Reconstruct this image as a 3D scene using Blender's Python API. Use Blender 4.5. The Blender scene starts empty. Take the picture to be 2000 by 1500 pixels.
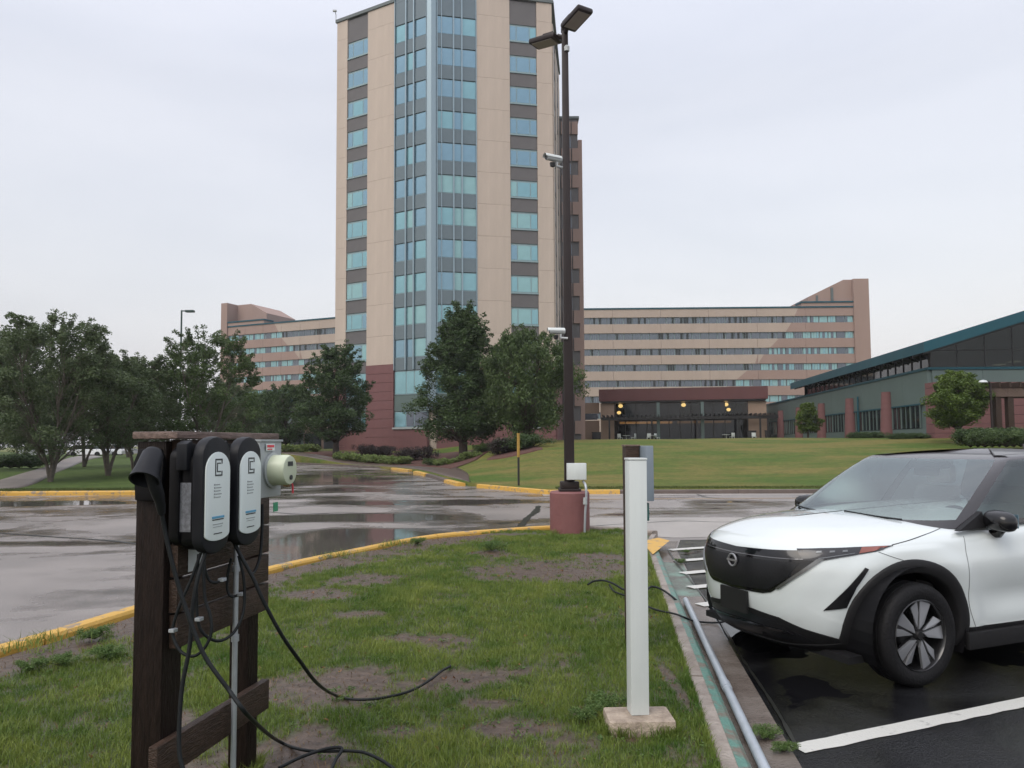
import bpy, bmesh, math, random
import numpy as np
from mathutils import Vector, Matrix, noise as mnoise
from mathutils.bvhtree import BVHTree
from mathutils.geometry import delaunay_2d_cdt

random.seed(7); np.random.seed(7)
PI = math.pi
sc = bpy.context.scene
COL = sc.collection

# ------------------------------------------------------------------ camera
FOC, CX, CY, EYE = 1450.0, 1000.0, 783.0, 1.73
TH = math.atan(82 / 1450); RO = math.radians(-0.35)
cam = bpy.data.cameras.new('camera'); camo = bpy.data.objects.new('camera', cam); COL.objects.link(camo)
cam.sensor_width = 36; cam.lens = FOC / 2000 * 36; cam.shift_y = 33 / 2000
cam.clip_start = 0.05; cam.clip_end = 5000
ROT = Matrix.Rotation(PI / 2 + TH, 3, 'X') @ Matrix.Rotation(RO, 3, 'Z')
camo.matrix_world = Matrix.Translation((0, 0, EYE)) @ ROT.to_4x4()
sc.camera = camo

# ------------------------------------------------------------------ sky: overcast
w = bpy.data.worlds.new('World'); sc.world = w; w.use_nodes = True
nt = w.node_tree; nt.nodes.clear()
N = nt.nodes.new; L = nt.links.new
SUN_EL, SUN_ROT = math.radians(48), math.radians(205)
sky = N('ShaderNodeTexSky'); sky.sky_type = 'NISHITA'; sky.sun_disc = False
sky.sun_elevation = SUN_EL; sky.sun_rotation = SUN_ROT; sky.air_density = 2.0; sky.dust_density = 4.0
b1 = N('ShaderNodeBackground'); b1.inputs['Strength'].default_value = 0.05; L(sky.outputs[0], b1.inputs['Color'])
tc = N('ShaderNodeTexCoord'); sep = N('ShaderNodeSeparateXYZ'); L(tc.outputs['Generated'], sep.inputs[0])
mp = N('ShaderNodeMapping'); mp.inputs['Scale'].default_value = (1.1, 1.1, 4.2); mp.inputs['Rotation'].default_value = (0.1, 0.25, 0.4)
L(tc.outputs['Generated'], mp.inputs[0])
n1 = N('ShaderNodeTexNoise'); n1.inputs['Scale'].default_value = 1.2; n1.inputs['Detail'].default_value = 7
n1.inputs['Roughness'].default_value = 0.5; n1.inputs['Distortion'].default_value = 0.35; L(mp.outputs[0], n1.inputs['Vector'])
cr = N('ShaderNodeValToRGB'); L(n1.outputs['Fac'], cr.inputs[0])
cr.color_ramp.elements[0].position = 0.30; cr.color_ramp.elements[0].color = (0.69, 0.695, 0.775, 1)
cr.color_ramp.elements[1].position = 0.62; cr.color_ramp.elements[1].color = (0.83, 0.82, 0.885, 1)
# the layer thins towards the zenith, as an overcast sky does
mr = N('ShaderNodeMapRange'); mr.inputs['From Min'].default_value = 0.42; mr.inputs['From Max'].default_value = 0.95
mr.inputs['To Min'].default_value = 0.84; mr.inputs['To Max'].default_value = 1.7; L(sep.outputs['Z'], mr.inputs['Value'])
b2 = N('ShaderNodeBackground'); L(cr.outputs[0], b2.inputs['Color']); L(mr.outputs[0], b2.inputs['Strength'])
ad = N('ShaderNodeAddShader'); L(b1.outputs[0], ad.inputs[0]); L(b2.outputs[0], ad.inputs[1])
wo = N('ShaderNodeOutputWorld'); L(ad.outputs[0], wo.inputs['Surface'])

sun = bpy.data.lights.new('sun', 'SUN'); suno = bpy.data.objects.new('sun', sun); COL.objects.link(suno)
sun.energy = 1.35; sun.angle = math.radians(40); sun.color = (1, 0.97, 0.93)
suno.rotation_euler = (PI / 2 - SUN_EL, 0, PI - SUN_ROT + PI)   # lamp looks down -Z, from behind the camera's left
suno.location = (-20, -30, 40)
sd = Vector((-math.sin(math.radians(35)) * math.cos(SUN_EL), -math.cos(math.radians(35)) * math.cos(SUN_EL), math.sin(SUN_EL)))
suno.rotation_euler = sd.to_track_quat('Z', 'Y').to_euler()
sky.sun_rotation = math.atan2(sd.x, sd.y)

sc.render.engine = 'CYCLES'
sc.view_settings.view_transform = 'Standard'; sc.view_settings.look = 'None'
sc.view_settings.exposure = 0.0; sc.view_settings.gamma = 1; sc.view_settings.use_curve_mapping = False
sc.cycles.max_bounces = 7; sc.cycles.diffuse_bounces = 3; sc.cycles.glossy_bounces = 4
sc.cycles.transparent_max_bounces = 12; sc.cycles.transmission_bounces = 6
sc.cycles.caustics_reflective = False; sc.cycles.caustics_refractive = False
sc.cycles.use_denoising = True

# ------------------------------------------------------------------ picking points
def ray(x, y): return ROT @ Vector(((x - CX) / FOC, -(y - CY) / FOC, -1))
def P(x, y, Y): d = ray(x, y); return Vector((0, 0, EYE)) + d * (Y / d.y)
def G(x, y, z=0.0): d = ray(x, y); return Vector((0, 0, EYE)) + d * ((z - EYE) / d.z)
def PL(x, y, A, B):
    d = ray(x, y); n = Vector((-(B[1] - A[1]), B[0] - A[0], 0)); t = (n.x * A[0] + n.y * A[1]) / n.dot(d)
    return Vector((0, 0, EYE)) + d * t
def sm(t): t = max(0.0, min(1.0, t)); return t * t * (3 - 2 * t)

# ------------------------------------------------------------------ materials
MATS = {}
def mat(name, col, rough=0.7, metal=0.0, var=0.0, scale=2.0, bump=0.0, bscale=None, col2=None, coat=0.0, spec=0.5, stretch=None, contrast=0.2, emit=None, detail=5, center=0.5):
    if name in MATS: return MATS[name]
    m = bpy.data.materials.new(name); m.use_nodes = True; t = m.node_tree; p = t.nodes['Principled BSDF']
    p.inputs['Base Color'].default_value = (*col, 1); p.inputs['Roughness'].default_value = rough
    p.inputs['Metallic'].default_value = metal; p.inputs['Specular IOR Level'].default_value = spec
    p.inputs['Coat Weight'].default_value = coat; p.inputs['Coat Roughness'].default_value = 0.03
    if emit: p.inputs['Emission Color'].default_value = (*emit[0], 1); p.inputs['Emission Strength'].default_value = emit[1]
    if var or col2 or bump:
        c = t.nodes.new('ShaderNodeTexCoord'); mpn = t.nodes.new('ShaderNodeMapping'); t.links.new(c.outputs['Object'], mpn.inputs[0])
        if stretch: mpn.inputs['Scale'].default_value = stretch
        n = t.nodes.new('ShaderNodeTexNoise'); n.inputs['Scale'].default_value = scale; n.inputs['Detail'].default_value = detail
        n.inputs['Roughness'].default_value = 0.65
        t.links.new(mpn.outputs[0], n.inputs['Vector'])
    if var or col2:
        r = t.nodes.new('ShaderNodeValToRGB'); r.color_ramp.elements[0].position = center - contrast; r.color_ramp.elements[1].position = center + contrast
        c1 = tuple(x * (1 - var) for x in col); c2 = col2 if col2 else tuple(min(1, x * (1 + var)) for x in col)
        r.color_ramp.elements[0].color = (*c1, 1); r.color_ramp.elements[1].color = (*c2, 1)
        t.links.new(n.outputs['Fac'], r.inputs[0]); t.links.new(r.outputs[0], p.inputs['Base Color'])
    if bump:
        n2 = t.nodes.new('ShaderNodeTexNoise'); n2.inputs['Scale'].default_value = bscale or scale * 4; n2.inputs['Detail'].default_value = 4
        t.links.new(mpn.outputs[0], n2.inputs['Vector'])
        b = t.nodes.new('ShaderNodeBump'); b.inputs['Strength'].default_value = bump; b.inputs['Distance'].default_value = 0.02
        t.links.new(n2.outputs['Fac'], b.inputs['Height']); t.links.new(b.outputs[0], p.inputs['Normal'])
    MATS[name] = m; return m

def glass_mat(name, tint=(0.8, 0.9, 0.9), mix=0.25):
    if name in MATS: return MATS[name]
    m = bpy.data.materials.new(name); m.use_nodes = True; t = m.node_tree; t.nodes.clear()
    tr = t.nodes.new('ShaderNodeBsdfTransparent'); tr.inputs[0].default_value = (*tint, 1)
    gl = t.nodes.new('ShaderNodeBsdfGlossy'); gl.inputs['Roughness'].default_value = 0.02; gl.inputs['Color'].default_value = (0.9, 0.97, 0.97, 1)
    fr = t.nodes.new('ShaderNodeFresnel'); fr.inputs[0].default_value = 1.5
    ad = t.nodes.new('ShaderNodeMath'); ad.operation = 'MULTIPLY_ADD'; ad.inputs[1].default_value = 1 - mix; ad.inputs[2].default_value = mix
    t.links.new(fr.outputs[0], ad.inputs[0])
    mx = t.nodes.new('ShaderNodeMixShader'); t.links.new(ad.outputs[0], mx.inputs[0]); t.links.new(tr.outputs[0], mx.inputs[1]); t.links.new(gl.outputs[0], mx.inputs[2])
    o = t.nodes.new('ShaderNodeOutputMaterial'); t.links.new(mx.outputs[0], o.inputs[0])
    MATS[name] = m; return m

def leaf_mat(name, c1, c2, scale=1.2):
    if name in MATS: return MATS[name]
    m = bpy.data.materials.new(name); m.use_nodes = True; t = m.node_tree; p = t.nodes['Principled BSDF']
    c = t.nodes.new('ShaderNodeTexCoord'); n = t.nodes.new('ShaderNodeTexNoise'); n.inputs['Scale'].default_value = scale; n.inputs['Detail'].default_value = 6
    n.inputs['Roughness'].default_value = 0.75
    t.links.new(c.outputs['Object'], n.inputs['Vector'])
    r = t.nodes.new('ShaderNodeValToRGB'); r.color_ramp.elements[0].position = 0.35; r.color_ramp.elements[1].position = 0.65
    r.color_ramp.elements[0].color = (*c1, 1); r.color_ramp.elements[1].color = (*c2, 1)
    t.links.new(n.outputs['Fac'], r.inputs[0]); t.links.new(r.outputs[0], p.inputs['Base Color'])
    p.inputs['Roughness'].default_value = 0.5; p.inputs['Specular IOR Level'].default_value = 0.35
    tl = t.nodes.new('ShaderNodeBsdfTranslucent'); t.links.new(r.outputs[0], tl.inputs[0])
    mx = t.nodes.new('ShaderNodeMixShader'); mx.inputs[0].default_value = 0.3
    o = t.nodes['Material Output']; t.links.new(p.outputs[0], mx.inputs[1]); t.links.new(tl.outputs[0], mx.inputs[2]); t.links.new(mx.outputs[0], o.inputs[0])
    MATS[name] = m; return m

M = {}
M['beige'] = mat('beige_precast', (0.47, 0.395, 0.335), 0.85, var=0.10, scale=0.55, bump=0.15, bscale=3, contrast=0.3, stretch=(2.5, 2.5, .35), detail=8)
M['beige2'] = mat('beige_wing', (0.40, 0.325, 0.275), 0.85, var=0.08, scale=0.3, contrast=0.3, stretch=(1, 1, 0.3))
M['pinkw'] = mat('pink_wing', (0.30, 0.212, 0.182), 0.85, var=0.08, scale=0.3, contrast=0.3, stretch=(1, 1, 0.3))
M['rose'] = mat('rose_block', (0.165, 0.076, 0.076), 0.8, var=0.14, scale=1.2, bump=0.2, bscale=6, contrast=0.3)
M['rosedark'] = mat('rose_fascia', (0.105, 0.036, 0.035), 0.6, var=0.08, scale=0.6)
M['tan'] = mat('tan_wall', (0.30, 0.215, 0.16), 0.85, var=0.1, scale=0.6, contrast=0.3)
M['spandrel'] = mat('brown_grey_spandrel', (0.115, 0.11, 0.112), 0.7, var=0.08, scale=0.7)
M['spandrelglass'] = mat('blue_grey_spandrel', (0.115, 0.155, 0.175), 0.22, metal=0.25, var=0.05, scale=0.4, spec=0.8)
M['mullion'] = mat('mullion_metal', (0.26, 0.34, 0.385), 0.35, metal=0.4)
M['frame'] = mat('window_frame', (0.22, 0.31, 0.33), 0.5)
M['glass1'] = mat('window_blue', (0.20, 0.335, 0.42), 0.06, metal=0.62, var=0.12, scale=0.35, spec=1)
M['glass2'] = mat('window_teal', (0.21, 0.40, 0.45), 0.08, metal=0.5, var=0.12, scale=0.4, spec=1)
M['glass3'] = mat('window_curtain', (0.24, 0.43, 0.45), 0.2, metal=0.2, var=0.1, scale=0.6, spec=0.8)
M['glassd'] = mat('window_dark', (0.12, 0.145, 0.18), 0.08, metal=0.5, var=0.3, scale=0.4, spec=1)
M['glassdd'] = mat('window_black', (0.016, 0.022, 0.024), 0.05, metal=0.0, spec=0.45, var=0.4, scale=0.3)
M['tealmetal'] = mat('teal_roof_metal', (0.012, 0.072, 0.098), 0.5, var=0.1, scale=0.6, spec=0.3)
M['tealwall'] = mat('grey_green_panel', (0.105, 0.148, 0.142), 0.6, var=0.06, scale=0.5)
M['greytrim'] = mat('roof_edge_trim', (0.10, 0.12, 0.12), 0.5)
M['blackmetal'] = mat('black_metal', (0.012, 0.012, 0.013), 0.4)
M['bronze'] = mat('dark_bronze', (0.026, 0.019, 0.019), 0.45, spec=0.3, var=0.1, scale=3)
M['greenpole'] = mat('dark_green_metal', (0.02, 0.05, 0.045), 0.4)
M['white'] = mat('white_vinyl', (0.60, 0.64, 0.63), 0.38, var=0.07, scale=4, stretch=(3, 3, .5), contrast=.3, detail=8)
M['whitebox'] = mat('white_box', (0.52, 0.55, 0.56), 0.45, var=0.04, scale=6)
M['lens'] = mat('lamp_lens', (0.25, 0.22, 0.20), 0.3)
M['redbase'] = mat('red_painted_concrete', (0.185, 0.074, 0.072), 0.6, var=0.14, scale=2.5, bump=0.3, bscale=18, contrast=0.28)
M['concrete'] = mat('kerb_concrete', (0.20, 0.155, 0.125), 0.45, var=0.3, scale=4, bump=0.5, bscale=40, col2=(0.36, 0.32, 0.28))
M['blockcon'] = mat('concrete_block', (0.27, 0.21, 0.16), 0.75, var=0.25, scale=9, bump=0.7, bscale=45, col2=(0.46, 0.38, 0.30))
M['yellow'] = mat('worn_yellow_paint', (0.56, 0.33, 0.06), 0.5, scale=6.0, col2=(0.26, 0.20, 0.14), bump=0.5, bscale=30, center=0.575, contrast=0.04, detail=9)
M['green_paint'] = mat('worn_green_paint', (0.12, 0.27, 0.22), 0.4, scale=7, col2=(0.15, 0.125, 0.10), var=0.25, center=.55, contrast=.06, detail=9, bump=0.4, bscale=40)
M['wood'] = mat('wet_brown_wood', (0.030, 0.019, 0.014), 0.5, spec=0.25, scale=9, col2=(0.068, 0.042, 0.030), var=0.4, bump=0.5, bscale=25, stretch=(1.0, 4, 6), contrast=0.25)
M['woodpost'] = mat('wet_dark_post', (0.009, 0.006, 0.005), 0.5, spec=0.15, scale=9, col2=(0.022, 0.014, 0.011), var=0.4, bump=0.5, bscale=25, stretch=(5, 5, 0.7), contrast=0.25)
M['woodtop'] = mat('weathered_cap_wood', (0.10, 0.065, 0.05), 0.55, scale=9, col2=(0.22, 0.15, 0.125), var=0.3, bump=0.4, bscale=30, stretch=(1, 5, 6))
M['plastic'] = mat('charcoal_plastic', (0.013, 0.014, 0.017), 0.45, spec=0.2, var=0.1, scale=12)
M['plastic2'] = mat('black_plastic', (0.006, 0.006, 0.007), 0.4, spec=0.15)
M['rubber'] = mat('black_rubber', (0.010, 0.012, 0.013), 0.5, spec=0.2, var=0.2, scale=20)
M['face'] = mat('white_charger_face', (0.70, 0.77, 0.75), 0.3, spec=0.5)
M['ink'] = mat('dark_print', (0.03, 0.035, 0.035), 0.5)
M['greyink'] = mat('grey_print', (0.30, 0.33, 0.33), 0.5)
M['blueink'] = mat('blue_print', (0.10, 0.33, 0.50), 0.5)
M['label'] = mat('grey_rating_label', (0.17, 0.175, 0.19), 0.5, var=0.25, scale=60, contrast=0.1)
M['redink'] = mat('red_print', (0.65, 0.06, 0.08), 0.5)
M['meterbox'] = mat('grey_meter_box', (0.36, 0.39, 0.39), 0.45, var=0.06, scale=6)
M['meterface'] = mat('cream_meter', (0.52, 0.57, 0.42), 0.35)
M['galv'] = mat('galvanised_conduit', (0.42, 0.45, 0.48), 0.35, metal=0.5, var=0.1, scale=9)
M['pvc'] = mat('grey_pvc_pipe', (0.36, 0.40, 0.44), 0.28, var=0.2, scale=7, contrast=.3, detail=8)
M['boxblue'] = mat('blue_grey_enclosure', (0.19, 0.23, 0.27), 0.4, var=0.1, scale=5)
M['bark'] = mat('bark', (0.055, 0.042, 0.034), 0.9, var=0.35, scale=6, bump=0.6, bscale=20)
M['barkl'] = mat('pale_bark', (0.10, 0.085, 0.07), 0.9, var=0.35, scale=6, bump=0.6, bscale=20)
M['mulch'] = mat('red_mulch', (0.050, 0.020, 0.015), 0.9, col2=(0.11, 0.045, 0.032), scale=5, bump=0.8, bscale=25)
M['marking'] = mat('white_road_paint', (0.60, 0.60, 0.56), 0.35, scale=11, var=0.1, bump=0.3, bscale=60, contrast=0.05, center=.66, col2=(.16, .16, .155), detail=9)
M['copper'] = mat('amber_lamp', (1, 0.6, 0.2), 0.5, emit=((1.0, 0.62, 0.22), 7))
M['dim'] = mat('amber_lamp_dim', (1, 0.6, 0.2), 0.5, emit=((1.0, 0.45, 0.15), 1.1))
M['floor'] = mat('dark_carpet', (0.05, 0.03, 0.025), 0.8)
LEAF = {
 'dark': leaf_mat('leaf_dark', (0.030, 0.058, 0.021), (0.085, 0.135, 0.046)),
 'mid': leaf_mat('leaf_mid', (0.040, 0.072, 0.024), (0.105, 0.155, 0.050)),
 'drab': leaf_mat('leaf_drab', (0.052, 0.082, 0.036), (0.130, 0.170, 0.078)),
 'bright': leaf_mat('leaf_bright', (0.050, 0.090, 0.018), (0.130, 0.190, 0.035)),
 'hosta': leaf_mat('leaf_hosta', (0.08, 0.13, 0.03), (0.24, 0.30, 0.10), 3),
 'purple': leaf_mat('leaf_purple', (0.026, 0.022, 0.020), (0.065, 0.050, 0.045), 3),
 'weed': leaf_mat('leaf_weed', (0.05, 0.11, 0.025), (0.15, 0.22, 0.06), 3),
}

# ------------------------------------------------------------------ objects
def link(name, data, parent=None, loc=None, rotz=None):
    o = bpy.data.objects.new(name, data); COL.objects.link(o)
    if parent is not None: o.parent = parent
    if loc is not None: o.location = loc
    if rotz is not None: o.rotation_euler = (0, 0, rotz)
    return o
def tag(o, label=None, cat=None, group=None, kind=None):
    if label: o['label'] = label
    if cat: o['category'] = cat
    if group: o['group'] = group
    if kind: o['kind'] = kind
    return o
def thing(name, label, cat, loc=(0, 0, 0), rotz=0.0, group=None):
    return tag(link(name, None, None, loc, rotz), label, cat, group)

class MB:
    def __init__(s): s.v = []; s.f = []; s.mi = []; s.cur = 0; s.mats = []
    def use(s, m):
        if m not in s.mats: s.mats.append(m)
        s.cur = s.mats.index(m); return s
    def add(s, vs, fs):
        o = len(s.v); s.v += [tuple(v) for v in vs]; s.f += [tuple(i + o for i in f) for f in fs]; s.mi += [s.cur] * len(fs); return s
    def box(s, a, b, M4=None):
        x0, y0, z0 = a; x1, y1, z1 = b
        vs = [(x0, y0, z0), (x1, y0, z0), (x1, y1, z0), (x0, y1, z0), (x0, y0, z1), (x1, y0, z1), (x1, y1, z1), (x0, y1, z1)]
        if M4 is not None: vs = [M4 @ Vector(v) for v in vs]
        return s.add(vs, [(0, 3, 2, 1), (4, 5, 6, 7), (0, 1, 5, 4), (1, 2, 6, 5), (2, 3, 7, 6), (3, 0, 4, 7)])
    def tube(s, pts, r, n=10, cap=True):
        pts = [Vector(p) for p in pts]; rs = r if hasattr(r, '__len__') else [r] * len(pts)
        vs = []; up = Vector((0, 0, 1)); prev = None
        for i, p in enumerate(pts):
            d = (pts[min(i + 1, len(pts) - 1)] - pts[max(i - 1, 0)])
            if d.length < 1e-9: d = Vector((0, 0, 1))
            d.normalize()
            if prev is None: a = d.cross(up if abs(d.z) < 0.9 else Vector((1, 0, 0))).normalized()
            else: a = (prev - d * prev.dot(d)).normalized()
            prev = a; b = d.cross(a)
            for k in range(n): t = 2 * PI * k / n; vs.append(p + (a * math.cos(t) + b * math.sin(t)) * rs[i])
        fs = []
        for i in range(len(pts) - 1):
            for k in range(n): fs.append((i * n + k, i * n + (k + 1) % n, (i + 1) * n + (k + 1) % n, (i + 1) * n + k))
        if cap: fs.append(tuple(range(n))[::-1]); fs.append(tuple((len(pts) - 1) * n + k for k in range(n)))
        return s.add(vs, fs)
    def lathe(s, prof, n=24, M4=None):   # prof (r,z) around z
        vs = []
        for r, z in prof:
            for k in range(n): t = 2 * PI * k / n; v = Vector((r * math.cos(t), r * math.sin(t), z)); vs.append(M4 @ v if M4 is not None else v)
        fs = []
        for i in range(len(prof) - 1):
            for k in range(n): fs.append((i * n + k, i * n + (k + 1) % n, (i + 1) * n + (k + 1) % n, (i + 1) * n + k))
        return s.add(vs, fs)
    def prism(s, poly, z0, z1, M4=None):   # poly in xy, ccw
        n = len(poly); vs = [(x, y, z0) for x, y in poly] + [(x, y, z1) for x, y in poly]
        if M4 is not None: vs = [M4 @ Vector(v) for v in vs]
        return s.add(vs, [tuple(range(n))[::-1], tuple(range(n, 2 * n))] + [(i, (i + 1) % n, (i + 1) % n + n, i + n) for i in range(n)])
    def mesh(s, name, m=None, smooth=False, bevel=0, sharp=35):
        me = bpy.data.meshes.new(name); me.from_pydata(s.v, [], s.f)
        for x in (s.mats or ([m] if m else [])): me.materials.append(x)
        if s.mats: me.polygons.foreach_set('material_index', s.mi)
        bm = bmesh.new(); bm.from_mesh(me)
        bmesh.ops.recalc_face_normals(bm, faces=bm.faces)
        if bevel:
            es = [e for e in bm.edges if e.is_manifold and e.calc_face_angle(0) > 0.6]
            bmesh.ops.bevel(bm, geom=es, offset=bevel, segments=2, affect='EDGES', profile=0.6)
        bm.to_mesh(me); bm.free()
        if smooth:
            me.polygons.foreach_set('use_smooth', [True] * len(me.polygons)); me.set_sharp_from_angle(angle=math.radians(sharp))
        return me
    def build(s, name, m=None, parent=None, loc=None, rotz=None, **k):
        return link(name, s.mesh(name, m, **k), parent, loc, rotz)

BOX = {}
def piece(name, parent, size, loc, rotz, m, bevel=0):
    """axis box: x 0..lx, y 0..ly, z 0..lz, mesh data shared between alike pieces"""
    key = (tuple(round(x, 3) for x in size), m.name, bevel)
    if key not in BOX: BOX[key] = MB().box((0, 0, 0), size).mesh(name, m, bevel=bevel, smooth=bool(bevel))
    return link(name, BOX[key], parent, loc, rotz)
def catmull(pts, n):
    pts = [Vector(p) for p in pts]; out = []
    q = [pts[0] * 2 - pts[1]] + pts + [pts[-1] * 2 - pts[-2]]
    for i in range(1, len(q) - 2):
        for k in range(n):
            t = k / n; a, b, c, d = q[i - 1], q[i], q[i + 1], q[i + 2]
            out.append(0.5 * ((2 * b) + (c - a) * t + (2 * a - 5 * b + 4 * c - d) * t * t + (3 * b - a - 3 * c + d) * t ** 3))
    out.append(pts[-1]); return out
def grid_mesh(name, rows, m, smooth=True):
    nr, nc = len(rows), len(rows[0]); vs = [tuple(v) for r in rows for v in r]
    fs = [(i * nc + j, i * nc + j + 1, (i + 1) * nc + j + 1, (i + 1) * nc + j) for i in range(nr - 1) for j in range(nc - 1)]
    me = bpy.data.meshes.new(name); me.from_pydata(vs, [], fs); me.materials.append(m)
    bm = bmesh.new(); bm.from_mesh(me); bmesh.ops.recalc_face_normals(bm, faces=bm.faces)
    if sum(f.normal.z for f in bm.faces) < 0: bmesh.ops.reverse_faces(bm, faces=bm.faces)
    bm.to_mesh(me); bm.free()
    if smooth: me.polygons.foreach_set('use_smooth', [True] * len(me.polygons))
    return me
def leaf_cloud(centres, radii, counts, size, squash=.75, rng=None, droop=0.0):
    rng = rng or np.random; V = []; 
    for c, r, n in zip(centres, radii, counts):
        g = rng.randn(n, 3); g /= np.linalg.norm(g, axis=1)[:, None] + 1e-9
        rad = r * rng.rand(n, 1) ** .45
        p = np.array(c) + g * rad * np.array([1, 1, squash])
        if droop: p[:, 2] -= droop * rng.rand(n) * r
        V.append(p)
    p = np.concatenate(V); n = len(p)
    a = rng.randn(n, 3); a[:, 2] *= .6; a /= np.linalg.norm(a, axis=1)[:, None] + 1e-9
    if droop: a[:, 2] -= 1.0; a /= np.linalg.norm(a, axis=1)[:, None]
    b = np.cross(a, rng.randn(n, 3)); b /= np.linalg.norm(b, axis=1)[:, None] + 1e-9
    s = size * (.6 + .8 * rng.rand(n, 1))
    q = np.empty((n, 4, 3)); q[:, 0] = p - a * s; q[:, 1] = p + b * s * .42 + a * s * -.1; q[:, 2] = p + a * s; q[:, 3] = p - b * s * .42 + a * s * -.1
    return q
def quads_mesh(name, q, m):
    n = len(q); me = bpy.data.meshes.new(name); me.vertices.add(n * 4); me.vertices.foreach_set('co', q.ravel())
    me.loops.add(n * 4); me.loops.foreach_set('vertex_index', np.arange(n * 4)); me.polygons.add(n)
    me.polygons.foreach_set('loop_start', np.arange(n) * 4); me.update(calc_edges=True); me.materials.append(m); return me
# ================================================================== GROUND
def ground_material():
    m = bpy.data.materials.new('lawn'); m.use_nodes = True; t = m.node_tree; p = t.nodes['Principled BSDF']
    geo = t.nodes.new('ShaderNodeNewGeometry'); NN = t.nodes.new; LL = t.links.new
    def nz(s, d, st=(1, 1, 1)):
        mpn = NN('ShaderNodeMapping'); mpn.inputs['Scale'].default_value = st; LL(geo.outputs['Position'], mpn.inputs[0])
        n = NN('ShaderNodeTexNoise'); n.inputs['Scale'].default_value = s; n.inputs['Detail'].default_value = d; n.inputs['Roughness'].default_value = 0.7; LL(mpn.outputs[0], n.inputs['Vector']); return n.outputs['Fac']
    def ramp(f, a, b, c1, c2):
        r = NN('ShaderNodeValToRGB'); r.color_ramp.elements[0].position = a; r.color_ramp.elements[1].position = b
        r.color_ramp.elements[0].color = (*c1, 1); r.color_ramp.elements[1].color = (*c2, 1); LL(f, r.inputs[0]); return r.outputs[0]
    a = ramp(nz(0.14, 7, (1, 1.9, 1)), 0.40, 0.60, (0.066, 0.110, 0.016), (0.160, 0.138, 0.040))
    b = ramp(nz(3.5, 6), 0.3, 0.7, (0.72, 0.74, 0.7), (1.22, 1.2, 1.2))
    mx = NN('ShaderNodeMix'); mx.data_type = 'RGBA'; mx.blend_type = 'MULTIPLY'; mx.inputs[0].default_value = 1; LL(a, mx.inputs[6]); LL(b, mx.inputs[7])
    c = ramp(nz(28, 5), 0.3, 0.7, (0.6, 0.6, 0.6), (1.35, 1.35, 1.3))
    m2 = NN('ShaderNodeMix'); m2.data_type = 'RGBA'; m2.blend_type = 'MULTIPLY'; m2.inputs[0].default_value = 1; LL(mx.outputs[2], m2.inputs[6]); LL(c, m2.inputs[7])
    LL(m2.outputs[2], p.inputs['Base Color']); p.inputs['Roughness'].default_value = 0.85; p.inputs['Specular IOR Level'].default_value = 0.2
    bp = NN('ShaderNodeBump'); bp.inputs['Strength'].default_value = 0.9; bp.inputs['Distance'].default_value = 0.05; LL(nz(16, 5), bp.inputs['Height']); LL(bp.outputs[0], p.inputs['Normal'])
    return m
M['lawn'] = ground_material()

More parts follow.
